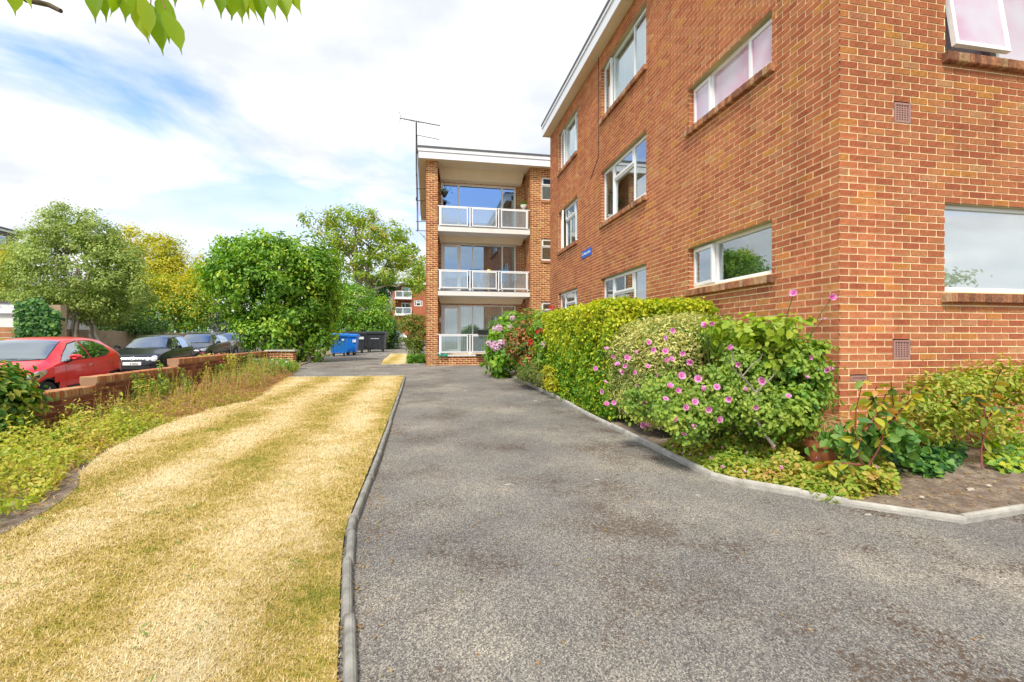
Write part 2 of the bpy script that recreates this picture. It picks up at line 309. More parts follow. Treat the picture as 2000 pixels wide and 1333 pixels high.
def lawnmat(name, ground=True):
    m, t, b, o = newmat(name)
    tcn = N(t, 'ShaderNodeTexCoord'); sx = N(t, 'ShaderNodeSeparateXYZ'); t.links.new(tcn.outputs['Object'], sx.inputs[0])
    wob = noise(t, .7, 4); a1 = N(t, 'ShaderNodeMath', {1: .28}, operation='MULTIPLY'); t.links.new(wob.outputs['Fac'], a1.inputs[0]); a2 = N(t, 'ShaderNodeMath', operation='ADD'); t.links.new(a1.outputs[0], a2.inputs[0]); t.links.new(sx.outputs['X'], a2.inputs[1])
    # the mower left passes about 0.9 m wide running along the drive
    sn = N(t, 'ShaderNodeMath', {1: 5.7, 2: 6.7}, operation='MULTIPLY_ADD'); t.links.new(a2.outputs[0], sn.inputs[0]); si = N(t, 'ShaderNodeMath', operation='SINE'); t.links.new(sn.outputs[0], si.inputs[0])
    n1 = noise(t, 1.9, 8, .75); n3 = noise(t, 16, 5, .75)
    n5 = noise(t, .55, 3); sa_ = N(t, 'ShaderNodeMath', operation='MULTIPLY'); t.links.new(si.outputs[0], sa_.inputs[0]); t.links.new(n5.outputs['Fac'], sa_.inputs[1]); q = N(t, 'ShaderNodeMath', {1: .165}, operation='MULTIPLY'); t.links.new(sa_.outputs[0], q.inputs[0])
    q1 = N(t, 'ShaderNodeMath', {1: .62, 2: .19}, operation='MULTIPLY_ADD'); t.links.new(n1.outputs['Fac'], q1.inputs[0]); q2 = N(t, 'ShaderNodeMath', operation='ADD'); t.links.new(q.outputs[0], q2.inputs[0]); t.links.new(q1.outputs[0], q2.inputs[1])
    q3 = N(t, 'ShaderNodeMath', {1: .35}, operation='MULTIPLY'); t.links.new(n3.outputs['Fac'], q3.inputs[0]); q4 = N(t, 'ShaderNodeMath', operation='ADD'); t.links.new(q2.outputs[0], q4.inputs[0]); t.links.new(q3.outputs[0], q4.inputs[1])
    if not ground:
        at = attr(t); q5 = N(t, 'ShaderNodeMath', {1: .28}, operation='MULTIPLY'); t.links.new(at.outputs['Fac'], q5.inputs[0]); q6 = N(t, 'ShaderNodeMath', operation='ADD'); t.links.new(q4.outputs[0], q6.inputs[0]); t.links.new(q5.outputs[0], q6.inputs[1]); s2 = N(t, 'ShaderNodeMath', {1: .14}, operation='SUBTRACT'); t.links.new(q6.outputs[0], s2.inputs[0]); q4 = s2
    k = 1.0
    r = ramp(t, [(.47, (.20, .22, .03)), (.55, (.36, .29, .05)), (.62, (.49, .35, .10)), (.70, (.62, .48, .21)), (.82, (.72, .61, .37))]); t.links.new(q4.outputs[0], r.inputs[0])
    t.links.new(r.outputs[0], b.inputs['Base Color']); b.inputs['Roughness'].default_value = .85; b.inputs['Specular IOR Level'].default_value = .2
    if ground: n2 = noise(t, 70, 5, .7); bumpn(t, b, n2.outputs['Fac'], .8, .02)
    return m
mLawn = lawnmat('dry_lawn'); mBlade = lawnmat('dry_grass_blades', False)
mField = M('field_ground', (.13, .16, .05), .95, .4, .6)

WALL0, WALL1 = Vector((-4.78, 3.0, 0)), Vector((-5.33, 16.85, 0))   # garden wall line
def wallx(y): return WALL0.x + (WALL1.x - WALL0.x) * (y - WALL0.y) / (WALL1.y - WALL0.y)
def roadz(x, y): return gz(y) - .31
def bedz(x, y):
    k = min(1, max(0, (-2.9 - x) / 1.9)); return gz(y) + .025 - .24 * k * min(1, max(0, (15 - y) / 6))
struct(sheet('ground', np.array([-900, -300, -100, -45, -30, -20, -15.5, 12, 30, 60, 120, 300, 900.]), np.array([-900, -60, -12, -6, 0, 8, 16, 20, 24, 32, 40, 50, 60, 75, 120, 300, 900.]), lambda x, y: gz(y) - .55, mField))
struct(strip('driveway', [(y, (-.62 if y < 13.4 else (-4.05 if y < 14.3 else (-4.6 if y < 17.5 else -6.2))), 14.) for y in list(np.linspace(-6, 13.3, 34)) + [13.41, 14.0, 14.31, 15, 16, 17.4, 17.51] + list(np.linspace(19, 75, 28))], lambda x, y: gz(y), mAsph, 18))
struct(sheet('road', np.linspace(-19, -4.9, 10), np.linspace(-6, 75, 42), roadz, mRoad))
def Gh(px, py, h):
    r = ray(px, py); t_ = 3.0
    for _ in range(80): t_ = .5 * t_ + .5 * (gz(r[1] * t_) + h - CH) / r[2]
    return Vector((r[0] * t_, r[1] * t_, CH + r[2] * t_))
kerbL = [None, Gh(681, 1333, .05), Gh(680, 1200, .05), Gh(680.5, 1090, .05), Gh(685, 1035, .05), Gh(692, 1005, .05), Gh(741, 880, .05), Gh(769, 800, .05), Gh(791, 735, .05)]
kerbL = [Vector((kerbL[1].x + .12, -2.0, 0)), Vector((kerbL[1].x + .03, 1.2, 0))] + [Vector((p.x, p.y, 0)) for p in kerbL[1:]]
lawnLft = [(-2.5, -3), (-2.55, 2.5), (-2.62, 3.85), (-2.75, 4.3), (-3.05, 4.8), (-3.34, 5.7), (-3.5, 7.1), (-3.45, 8.3), (-3.2, 9.2), (-3.32, 10.6), (-3.62, 12.4), (-3.75, 13.62)]
lrows = rows_from(lawnLft, [(p.x - .04, p.y) for p in kerbL], -2.0, 13.58, 60)
def lawnz(x, y): return gz(y) + .022 + .012 * math.sin(x * 2.1 + y * .6) * math.cos(y * 1.3)
struct(strip('lawn', lrows, lawnz, mLawn, 10))
struct(strip('flower_bed', rows_from([(wallx(y), y) for y in np.linspace(-3, 16.8, 12)], [(a + .0, y) for (a, y) in lawnLft] + [(-3.9, 14.2), (-4.3, 16.8)], -2.0, 16.75, 60), bedz, mSoil, 8))
kerbR = [Vector((2.35, 13.9, 0))] + [Vector((2.44, 11, 0)), Vector((2.5, 8.56, 0)), Vector((2.47, 6.65, 0)), Vector((2.48, 5.2, 0)), Vector((2.49, 4.5, 0)), Vector((2.50, 3.72, 0)), Vector((2.62, 3.48, 0)), Vector((2.91, 3.19, 0)), Vector((3.10, 2.96, 0)), Vector((3.61, 2.55, 0)), Vector((4.25, 2.62, 0)), Vector((9.0, 3.1, 0))]
def soilz(x, y):
    e_ = min(1, max(0, (x - 2.6) / 1.0), max(0, (y - float(np.interp(x, [2.5, 2.62, 2.91, 3.1, 3.61, 4.25, 9.], [3.74, 3.5, 3.21, 2.98, 2.56, 2.63, 3.1]))) / .7))
    return gz(y) + .018 + e_ * (.055 + .03 * math.sin(3 * x + 1.7 * y) * math.sin(2.3 * y))
struct(strip('planting_bed', rows_from([(3.61, 2.55), (3.10, 2.98), (2.91, 3.21), (2.62, 3.5), (2.5, 3.74), (2.49, 4.5), (2.48, 6.65), (2.5, 8.6), (2.44, 11), (2.35, 13.9)], [(3.62, 2.55), (4.25, 2.63), (9.0, 3.1), (9.0, 4.2), (4.3, 4.21), (4.3, 14)], 2.55, 13.9, 110), soilz, mSoil, 14))
# small island of dry grass beside the far block
isl = [(-1.75, 18.6), (-1.05, 18.6)]
struct(strip('grass_island', [(18.5, -1.72, -.75), (22, -1.95, -.75), (26, -2.1, -.9), (29.5, -2.15, -1.2)], lambda x, y: gz(y) + .04, mLawn, 4))
struct(strip('shrub_bed', [(18.45, -.75, -.02), (22, -.75, -.02), (27, -.9, -.02)], lambda x, y: gz(y) + .05, mSoil, 4))
struct(strip('hedge_bed', [(16.9, -6.2, -4.45), (19, -6.2, -4.75), (24, -7.5, -5.2), (28.8, -8.5, -5.75), (36, -9, -4.6), (44, -9, -2.9)], lambda x, y: gz(y) + .03, mSoil, 4))

# concrete edging: separate stones with a rounded top
def edging(name, label, path, w=.05, h=.055, L=.9, gap=.014, mat=None):
    root = thing(name, label, 'edging', gp(path[0].x, path[0].y))
    pts = [Vector((p.x, p.y)) for p in path]
    for i in range(len(pts) - 1):
        a, b = pts[i], pts[i + 1]; d = b - a; ln = d.length
        if ln < .03: continue
        n = max(1, round(ln / L)); d /= ln; nn = Vector((-d.y, d.x))
        for k in range(n):
            s0 = ln * k / n + gap / 2 * (k > 0); s1 = ln * (k + 1) / n - gap / 2 * (k < n - 1) + (.012 if k == n - 1 else 0)
            jz = random.uniform(-.009, .009); jo = random.uniform(-.008, .008)
            mb = MB(); prof = [(-w / 2, -.12), (-w / 2, h * .55), (-w * .38, h * .85), (-w * .15, h), (w * .15, h), (w * .38, h * .85), (w / 2, h * .55), (w / 2, -.12)]
            vs = []
            for s in (s0, s1):
                c = a + d * s + nn * jo
                for (q, z) in prof: vs.append((c.x + nn.x * q, c.y + nn.y * q, gz(c.y) + z + jz))
            m = len(prof); fs = [(j, j + 1, m + j + 1, m + j) for j in range(m - 1)] + [tuple(range(m - 1, -1, -1)), tuple(range(m, 2 * m))]
            mb.add(vs, fs); mesh('edging_stone', mb, mat or mConc, root)
    return root
edging('lawn_edging', 'narrow grey concrete edging between the dry lawn and the asphalt drive', kerbL)
edging('bed_edging', 'pale concrete edging round the planting bed below the brick wall', kerbR, .05, .055, mat=mConcB)
edging('path_edging', 'thin concrete edging across the far end of the lawn', [Vector((-.55, 13.63, 0)), Vector((-2.1, 13.67, 0)), Vector((-3.75, 13.7, 0))], .05, .03)
edging('island_edging', 'concrete edging round the small grass island beside the bins drive', [Vector((-.02, 18.42, 0)), Vector((-1.75, 18.47, 0)), Vector((-2.0, 22, 0)), Vector((-2.17, 29.5, 0))], .07, .06)

# ------------------------------------------------------------------ brick laying
CO = .075
def groove_profile(deep=.006):
    H = .0600; pr = [(0., .0065)]
    for k in range(4):
        c = H * (k + 1) / 5; pr += [(c - .0026, .0065), (c, .0065 - deep), (c + .0026, .0065)]
    return pr + [(H, .0065)]
PROF = np.array(groove_profile())
PLAIN = np.array([(0, .005), (.0598, .005)])
class Bricks:
    def __init__(s): s.L = []
    def wall(s, org, u, n, U, z0, courses, openings=(), parity=0, groove=True, rnd=None, jit=.0008):
        org, u, n = Vector(org), Vector(u), Vector(n)
        for i in range(courses):
            zb = z0 + i * CO; zm = zb + .035; segs = []; x = 0.
            first = .1025 if (i + parity) % 2 else .2098
            l = first
            while x < U - .02:
                e = min(x + l, U); segs.append((x, e, l == .2098 and abs(e - x - .2098) < 1e-4)); x = x + l + .0152; l = .2098
            for (a, b, full) in segs:
                pcs = [(a, b)]
                for (o0, o1, oz0, oz1) in openings:
                    if not (oz0 - .001 < zm < oz1 + .001): continue
                    nw = []
                    for (p, q) in pcs:
                        if q <= o0 or p >= o1: nw.append((p, q)); continue
                        if p < o0: nw.append((p, o0))
                        if q > o1: nw.append((o1, q))
                    pcs = nw
                for (p, q) in pcs:
                    if q - p < .02: continue
                    s.L.append((org + u * p + Vector((0, 0, zb - org.z)), u, n, q - p, random.random() if rnd is None else rnd(), full and abs(q - p - .2098) < 1e-3, groove, random.uniform(-jit, jit)))
    def finish(s, parent, mat, nind, name='brickwork', var=14, warm=None):
        L = s.L; sc = []
        for k, b in enumerate(L):
            if not b[5] or not b[6]: continue
            c = b[0] + b[1] * .1075 + Vector((0, 0, .03)); p = proj(c)
            if p is None or not (0 < p[0] < 2000 and 0 < p[1] < 1000): continue
            v = (Vector((0, 0, CH)) - c); sc.append((abs(v.normalized().dot(b[2])) / v.length_squared, k))
        sc.sort(reverse=True); ind = set(k for _, k in sc[:nind])
        if ind:
            vm = []
            for q in range(var):
                mb = MB(); m = len(PROF); vs = []
                for x in (0, .2098):
                    for (z, nn) in PROF: vs.append((x, -nn, z))
                    vs += [(x, .02, .0600), (x, .02, 0)]
                m += 2; fs = [(j, (j + 1) % m, m + (j + 1) % m, m + j) for j in range(m)] + [(0, m - 3, m - 2, m - 1), (2 * m - 1, 2 * m - 2, 2 * m - 3, m)]
                mb.add(vs, fs, (q + .5) / var); me = bpy.data.meshes.new('brick'); me.from_pydata(mb.v, [], mb.f)
                a = me.attributes.new('rnd', 'FLOAT', 'FACE'); a.data.foreach_set('value', np.array(mb.r, np.float32)); me.materials.append(mat); vm.append(me)
            for k in ind:
                b = L[k]; ang = math.atan2(b[2].x, -b[2].y); lx = Vector((math.cos(ang), math.sin(ang), 0))
                st = b[0] if lx.dot(b[1]) > 0 else b[0] + b[1] * b[3]
                inst('brick', vm[int(b[4] * var) % var], parent, st + b[2] * b[7], (0, 0, ang))
        for gr in (True, False):
            K = [b for k, b in enumerate(L) if k not in ind and b[6] == gr]
            if not K: continue
            P = PROF if gr else PLAIN; m = len(P); O = np.array([tuple(b[0] + b[2] * b[7]) for b in K]); Uv = np.array([tuple(b[1]) for b in K]); Nv = np.array([tuple(b[2]) for b in K]); ln = np.array([b[3] for b in K])
            pr = np.concatenate([P, [(P[-1][0], -.02), (0, -.02)]]); mm = len(pr); V = np.zeros((len(K), 2, mm, 3))
            for e in range(2):
                V[:, e] = O[:, None] + (Uv * ln[:, None] * e)[:, None] + Nv[:, None] * pr[None, :, 1, None]; V[:, e, :, 2] += pr[None, :, 0]
            q = [(j, (j + 1) % mm, mm + (j + 1) % mm, mm + j) for j in range(mm) if j != m] + [(0, m - 1, m, m + 1), (2 * mm - 1, 2 * mm - 2, mm + m - 1, mm)]
            q = np.array(q); Q = (np.arange(len(K)) * 2 * mm)[:, None, None] + q[None]
            rn = np.repeat([b[4] for b in K], len(q)); fast(name, V.reshape(-1, 3), Q.reshape(-1, 4), rn, mat, parent, 'stuff')
def backing(mb, fr, U, z0, z1, ops, depth=.11, n=0.):
    us = sorted({0, U} | {v for o in ops for v in o[:2]}); zs = sorted({z0, z1} | {v for o in ops for v in o[2:]})
    for i in range(len(us) - 1):
        for j in range(len(zs) - 1):
            um, zm = (us[i] + us[i + 1]) / 2, (zs[j] + zs[j + 1]) / 2
            if any(o[0] < um < o[1] and o[2] < zm < o[3] for o in ops): continue
            mb.add([fr(us[i], n, zs[j]), fr(us[i + 1], n, zs[j]), fr(us[i + 1], n, zs[j + 1]), fr(us[i], n, zs[j + 1])], [(0, 1, 2, 3)])
    for (a, b, c, d) in ops:
        for (p, q) in (((a, c), (a, d)), ((b, c), (b, d)), ((a, c), (b, c)), ((a, d), (b, d))):
            mb.add([fr(p[0], n, p[1]), fr(q[0], n, q[1]), fr(q[0], n - depth - .1, q[1]), fr(p[0], n - depth - .1, p[1])], [(0, 1, 2, 3)])

# ------------------------------------------------------------------ windows
def ring(mb, fr, u0, u1, z0, z1, w, n0, n1):
    mb.fbox(fr, u0, u1, z0, z0 + w, n0, n1); mb.fbox(fr, u0, u1, z1 - w, z1, n0, n1)
    mb.fbox(fr, u0, u0 + w, z0 + w, z1 - w, n0, n1); mb.fbox(fr, u1 - w, u1, z0 + w, z1 - w, n0, n1)
def hinge(fr, u, n, ang):          # frame turned about a vertical line at u
    c, s = math.cos(ang), math.sin(ang)
    return lambda a, b, z: fr(u + (a - u) * c - (b - n) * s, n + (a - u) * s + (b - n) * c, z)
def tilt(fr, z0, n, ang):          # frame turned about a horizontal line at height z0 (top hung)
    c, s = math.cos(ang), math.sin(ang)
    return lambda a, b, z: fr(a, n + (b - n) * c - (z - z0) * s, z0 + (z - z0) * c + (b - n) * s)
def window(parent, fr, u0, u1, z0, z1, cells, glass, rec=.09, fw=.055, back=None, backn=-.22, sash_w=.045, flat=False):
    """cells: (width fraction, kind[, extra]) from u0 to u1"""
    n1 = -rec; n0 = -rec - .06; mb = MB(); ring(mb, fr, u0, u1, z0, z1, fw, n0, n1)
    tot = sum(c[0] for c in cells); x = u0; panes = []; sashes = []
    for i, c in enumerate(cells):
        w_ = (u1 - u0) * c[0] / tot; a, b = x, x + w_; x = b
        if i < len(cells) - 1: mb.fbox(fr, b - fw * .45, b + fw * .45, z0 + fw, z1 - fw, n0, n1)
        ia = a + (fw if i == 0 else fw * .45); ib = b - (fw if i == len(cells) - 1 else fw * .45); iz0, iz1 = z0 + fw, z1 - fw
        k = c[1]
        if k == 'fix': panes.append((fr, ia, ib, iz0, iz1, n1 - .03))
        elif k == 'split':
            zs = iz1 - (iz1 - iz0) * c[2]; mb.fbox(fr, ia, ib, zs - fw * .5, zs + fw * .5, n0, n1)
            sashes.append((fr, ia, ib, zs + fw * .5, iz1)); panes.append((fr, ia, ib, iz0, zs - fw * .5, n1 - .03))
        elif k == 'sash': sashes.append((fr, ia, ib, iz0, iz1))
        elif k == 'ajar': sashes.append((hinge(fr, ia if c[2] > 0 else ib, n1, c[2]), ia, ib, iz0, iz1))
        elif k == 'tilt': sashes.append((tilt(fr, iz1, n1, c[2]), ia, ib, iz0, iz1))
    wo = mesh('window', mb, mWhite, parent)
    for (f2, a, b, c, d) in sashes:
        m2 = MB(); ring(m2, f2, a - .01, b + .01, c - .01, d + .01, sash_w, n1 - .03, n1 + .022); mesh('sash', m2, mWhite, wo)
        panes.append((f2, a + sash_w - .012, b - sash_w + .012, c + sash_w - .012, d - sash_w + .012, n1 + .004))
    for (f2, a, b, c, d, n) in panes:
        m2 = MB(); m2.fbox(f2, a, b, c, d, n - .006, n); mesh('pane', m2, glass, wo)
    if back:
        m2 = MB(); kx = 1
        if back is mBlind:
            nb = int((u1 - u0 - .1) / .1)
            for j in range(nb):
                aa = u0 + .05 + j * .1; f2 = hinge(fr, aa + .045, backn, .35); m2.fbox(f2, aa, aa + .092, z0 + .06, z1 - .05, backn - .002, backn + .002)
        else:
            nn = 40; vs = []
            for j in range(nn + 1):
                uu = u0 + .03 + (u1 - u0 - .06) * j / nn; dn = backn + (0 if flat else .015 * math.sin(j * 1.9))
                vs += [fr(uu, dn, z0 + .03), fr(uu, dn, z1 - .03)]
            m2.add(vs, [(2 * j, 2 * j + 2, 2 * j + 3, 2 * j + 1) for j in range(nn)])
        mesh('blind' if back is mBlind else 'curtain', m2, back, wo)
    return wo
_sb = []
def sillbrick():
    if not _sb:
        for q in range(6):
            mb = MB(); a = .0
            prof = [(.11, 0.), (-.055, -.03), (-.068, -.025), (-.068, -.118), (-.06, -.125), (.11, -.125)]   # (y, z): slopes outward
            vs = [(0, y, z) for y, z in prof] + [(.066, y, z) for y, z in prof]; m = len(prof)
            mb.add(vs, [(j, (j + 1) % m, m + (j + 1) % m, m + j) for j in range(m)] + [tuple(range(m)), tuple(range(2 * m - 1, m - 1, -1))], (q + .5) / 6)
            for g in range(4):   # ribs on the front face
                x = .008 + g * .014; mb.box(x, x + .008, -.0715, -.066, -.116, -.027, (q + .3) / 6)
            me = bpy.data.meshes.new('brick'); me.from_pydata(mb.v, [], mb.f); at = me.attributes.new('rnd', 'FLOAT', 'FACE'); at.data.foreach_set('value', np.array(mb.r, np.float32)); me.materials.append(mSillB); _sb.append(me)
    return _sb
def sill(parent, org, n, u, u0, u1, z):
    org, n, u = Vector(org), Vector(n), Vector(u); ang = math.atan2(n.x, -n.y); lx = Vector((math.cos(ang), math.sin(ang), 0))
    mb = MB(); fr = frame(org, u, n); mb.fbox(fr, u0 - .03, u1 + .03, z - .118, z - .045, -.11, .058); so = mesh('window_sill', mb, mMortarW, parent)
    k = int((u1 - u0 + .1) / .0755); st = u0 - .05
    for i in range(k):
        p = org + u * (st + i * .0755) + Vector((0, 0, z))
        if lx.dot(u) < 0: p = p + u * .066
        inst('brick', random.choice(sillbrick()), so, p + n * random.uniform(-.002, .003), (0, 0, ang))
    return so

# ------------------------------------------------------------------ the near block
BX, BY, BN, BZ0 = 4.255, 4.14, 15.6, -.115
b1 = thing('apartment_block', 'red ribbed-brick three storey apartment block with blue name sign and white windows', 'building', (BX, BY, gz(BY)))
frW = frame((BX, BY, 0), (0, 1, 0), (-1, 0, 0)); frS = frame((BX, BY, 0), (1, 0, 0), (0, -1, 0))
UW = BN - BY; US = 7.5
def cz(k): return BZ0 + k * CO
W = dict(W1=(.96, 2.84, cz(65), cz(74)), W8=(.96, 2.84, cz(30), cz(39)), W2=(4.32, 6.71, cz(91), cz(108)), W3=(4.32, 6.71, cz(57), cz(74)), W6=(4.32, 6.71, cz(22), cz(39)),
         W4=(8.53, 10.45, cz(91), cz(108)), W5=(8.53, 10.45, cz(57), cz(74)), W7=(8.53, 10.45, cz(22), cz(39)))
S = dict(S1=(1.355, 3.6, cz(61), cz(74)), S2=(1.345, 3.6, cz(26), cz(39)))
V1 = (.675, .90, cz(50) + .0, cz(53)); V2 = (.662, .893, cz(16), cz(19)); AB = (.125, .34, cz(13), cz(14))
TOPZ = 8.36; NC = 113
bk = Bricks(); opW = list(W.values()); opS = list(S.values()) + [V1, V2, AB]
bk.wall((BX, BY, 0), (0, 1, 0), (-1, 0, 0), UW, BZ0, NC, opW, 0)
bk.wall((BX, BY, 0), (1, 0, 0), (0, -1, 0), US, BZ0, NC, opS, 1)
for (fr_, ops, uu, nn) in ((frW, W.values(), Vector((0, 1, 0)), Vector((-1, 0, 0))), (frS, S.values(), Vector((1, 0, 0)), Vector((0, -1, 0)))):
    for (a, b, c, d) in ops:
        nc = round((d - c) / CO)
        bk.wall(fr_(a, -.005, c), -nn, uu, .10, c, nc, (), 1); bk.wall(fr_(b, -.005, c), -nn, -uu, .10, c, nc, (), 1)
bk.finish(b1, mBrick, 290)
mb = MB(); backing(mb, frW, UW, BZ0 - .3, TOPZ, list(W.values())); backing(mb, frS, US, BZ0 - .3, TOPZ, list(S.values()) + [V1, V2, AB])
mb.add([frW(UW, 0, BZ0 - .3), frW(UW, -8, BZ0 - .3), frW(UW, -8, TOPZ), frW(UW, 0, TOPZ)], [(0, 1, 2, 3)])
mb.add([frS(US, 0, BZ0 - .3), frS(US, -UW, BZ0 - .3), frS(US, -UW, TOPZ), frS(US, 0, TOPZ)], [(0, 1, 2, 3)])
mesh('wall', mb, mMortar, b1)
mb = MB(); e = .75
mb.box(BX + e, BX + US - e, BY + e, BN - e, 0, TOPZ - .1); mesh('inner_wall', mb, mRoom, b1)
mb = MB()
for zf in (2.62 + .35, 5.6, ):
    mb.box(BX + .13, BX + US - .2, BY + .13, BN - .13, zf, zf + .12)
mesh('floor_slab', mb, mRoom, b1)
for fr_, ops in ((frW, W.values()), (frS, S.values())):
    for (a, b, c, d) in ops: mesh('lintel', MB().fbox(fr_, a, b, d - .012, d + .05, -.2, -.002), mLintel, b1)
r3 = lambda a, b, c: [(a, 'fix'), (b, 'fix'), (c, 'fix')]
# cells run from the near side (small u) to the far side
window(b1, frW, *W['W1'], [(.28, 'sash'), (.45, 'fix'), (.27, 'sash')], mGlassPink)
window(b1, frW, *W['W8'], [(.67, 'fix'), (.33, 'ajar', -.07)], mGlass, back=None)
window(b1, frW, *W['W2'], [(.30, 'sash'), (.46, 'fix'), (.24, 'ajar', -.10)], mGlass, back=mNet)
window(b1, frW, *W['W3'], [(.30, 'sash'), (.44, 'split', .30), (.26, 'sash')], mGlass)
window(b1, frW, *W['W6'], [(.30, 'sash'), (.44, 'split', .34), (.26, 'sash')], mGlass)
window(b1, frW, *W['W4'], [(.22, 'sash'), (.50, 'fix'), (.28, 'ajar', -.10)], mGlass, back=mNet)
window(b1, frW, *W['W5'], [(.22, 'sash'), (.50, 'split', .3), (.28, 'ajar', -.22)], mGlass)
window(b1, frW, *W['W7'], [(.22, 'sash'), (.50, 'split', .3), (.28, 'sash')], mGlass)
window(b1, frS, *S['S1'], [(.36, 'tilt', .13), (.64, 'fix')], mGlassPink, rec=.05, fw=.05, back=mNet)
window(b1, frS, *S['S2'], [(1, 'fix')], mGlassMir, back=mNet, rec=.05, fw=.05, backn=-.15, flat=True)
for k, (a, b, c, d) in W.items(): sill(b1, (BX, BY, 0), (-1, 0, 0), (0, 1, 0), a, b, c)
for k, (a, b, c, d) in S.items(): sill(b1, (BX, BY, 0), (0, -1, 0), (1, 0, 0), a, b, c)
# clay ventilation bricks with rows of square holes
mVent = M('vent_clay', (.36, .20, .17), .8, .15, 12, .1)
def vent(u0, u1, z0, z1, nx, nz):
    mb = MB(); ring(mb, frS, u0 + .006, u1 - .006, z0 + .002, z1 - .012, .022, -.03, .008); bx = (u1 - u0 - .056) / nx; bz = (z1 - z0 - .058) / nz
    for i in range(nx + 1): q = u0 + .028 + i * bx; mb.fbox(frS, q - bx * .24, q + bx * .24, z0 + .024, z1 - .034, -.028, .004)
    for j in range(nz + 1): q = z0 + .024 + j * bz; mb.fbox(frS, u0 + .028, u1 - .028, q - bz * .24, q + bz * .24, -.027, .003)
    v = mesh('air_vent', mb, mVent, b1); m2 = MB(); m2.fbox(frS, u0, u1, z0, z1, -.12, -.05); mesh('vent_cavity', m2, mDark, v)
vent(*V1, 5, 7); vent(*V2, 5, 7); vent(*AB, 9, 2)
# roof: soffit, fascia boards, felt edge
mb = MB(); OV = .27
mb.box(BX - OV, BX + US, BY - OV, BN, TOPZ, TOPZ + .02); mesh('soffit', mb, mSoffit, b1)
mb = MB(); mb.box(BX - OV - .022, BX - OV, BY - OV - .022, BN + .01, TOPZ - .03, TOPZ + .235); mb.box(BX - OV, BX + US, BY - OV - .022, BY - OV, TOPZ - .03, TOPZ + .235)
mb.box(BX - OV, BX + .0, BN - .0, BN + .02, TOPZ - .028, TOPZ + .234); mesh('fascia', mb, mFascia, b1)
mb = MB(); mb.box(BX - OV - .045, BX - OV - .005, BY - OV - .045, BN + .03, TOPZ + .245, TOPZ + .335); mb.box(BX - OV - .004, BX + US, BY - OV - .045, BY - OV - .005, TOPZ + .245, TOPZ + .335); mb.box(BX - OV - .004, BX + .3, BN - .0, BN + .03, TOPZ + .245, TOPZ + .335); mesh('upper_fascia', mb, mFascia, b1)
mb = MB(); mb.box(BX - OV - .06, BX + US, BY - OV - .06, BN + .045, TOPZ + .336, TOPZ + .40); mb.box(BX - OV - .02, BX + US, BY - OV - .02, BN, TOPZ + .021, TOPZ + .3359); mesh('roof', mb, mFlash, b1)
# cable down the west face
mb = MB(); pts = [(BX - .014, 11.0, TOPZ), (BX - .014, 11.0, 6.0), (BX - .014, 11.04, 5.85), (BX - .014, 11.5, 5.55), (BX - .014, 11.6, 5.53)]; mb.tube(pts, .008, 5); mesh('cable', mb, mBlackP, b1)

def text_mesh(name, txt, size, mat, parent, loc, rot, depth=.002, align='CENTER', sx=1.):
    cu = bpy.data.curves.new(name, 'FONT'); cu.body = txt; cu.size = size; cu.extrude = depth; cu.align_x = align; cu.align_y = 'CENTER'
    ob = bpy.data.objects.new(name, cu); COL.objects.link(ob); dg = bpy.context.evaluated_depsgraph_get(); dg.update()
    me = bpy.data.meshes.new_from_object(ob.evaluated_get(dg)); COL.objects.unlink(ob); bpy.data.objects.remove(ob)
    me.materials.clear(); me.materials.append(mat)
    o = bpy.data.objects.new(name, me); COL.objects.link(o); o.parent = parent; o.location = loc; o.rotation_euler = rot; o.scale = (sx, 1, 1); ROOT[o.name] = ROOT[parent.name]; return o
mBlue = M('sign_blue', (.01, .13, .62), .35, .05, 4); mLetter = M('white_letter', (.85, .85, .85), .5, .02)
mb = MB(); mb.box(BX - .025, BX - .008, 11.5, 12.22, 3.53, 3.72)
sg = thing('name_sign', 'small blue sign reading St. Peters Court on the long brick wall', 'sign', (BX - .025, 11.86, 3.53))
mesh('sign_plate', mb, mBlue, sg)
text_mesh('lettering', 'St. Peters Court', .105, mLetter, sg, (-.004, 0, .095), (R(90), 0, R(-90)), .002, sx=.9)
# ------------------------------------------------------------------ the far block with balconies
B2X, B2Y, B2R = 0.0, 18.1, 19.3
b2 = thing('balcony_block', 'orange brick block with three stacked white balconies facing the drive', 'building', (0, B2Y, gz(B2Y)))
fr2 = frame((0, B2Y, 0), (1, 0, 0), (0, -1, 0)); frB = frame((0, B2R, 0), (1, 0, 0), (0, -1, 0)); frL = frame((0, B2Y, 0), (0, 1, 0), (-1, 0, 0)); frI = frame((4.085, B2Y, 0), (0, 1, 0), (-1, 0, 0))
Z2, T2 = .20, 8.18; nc2 = int((T2 - Z2) / CO) + 1
pw = [(.47, .80, 6.92, 7.87), (.47, .80, 4.49, 5.38), (.47, .80, 1.9, 2.83)]      # small windows on the pier, u from the pier corner
pw = [(.47, 1.15, z0, z1) for (_, _, z0, z1) in pw]
frP = frame((4.085, B2Y, 0), (1, 0, 0), (0, -1, 0))
bk2 = Bricks(); warm = lambda: random.random() ** .8
bk2.wall((0, B2Y, 0), (1, 0, 0), (0, -1, 0), .45, Z2, nc2, (), 0, False)
bk2.wall((4.085, B2Y, 0), (1, 0, 0), (0, -1, 0), 4.5, Z2, nc2, pw, 0, False)
bk2.wall((4.085, B2Y, 0), (0, 1, 0), (-1, 0, 0), B2R - B2Y, Z2, nc2, (), 1, False)
bk2.wall((.45, B2Y, 0), (0, 1, 0), (1, 0, 0), B2R - B2Y, Z2, nc2, (), 1, False)
bk2.wall((0, B2Y, 0), (0, 1, 0), (-1, 0, 0), 9.0, Z2, nc2, (), 1, False)
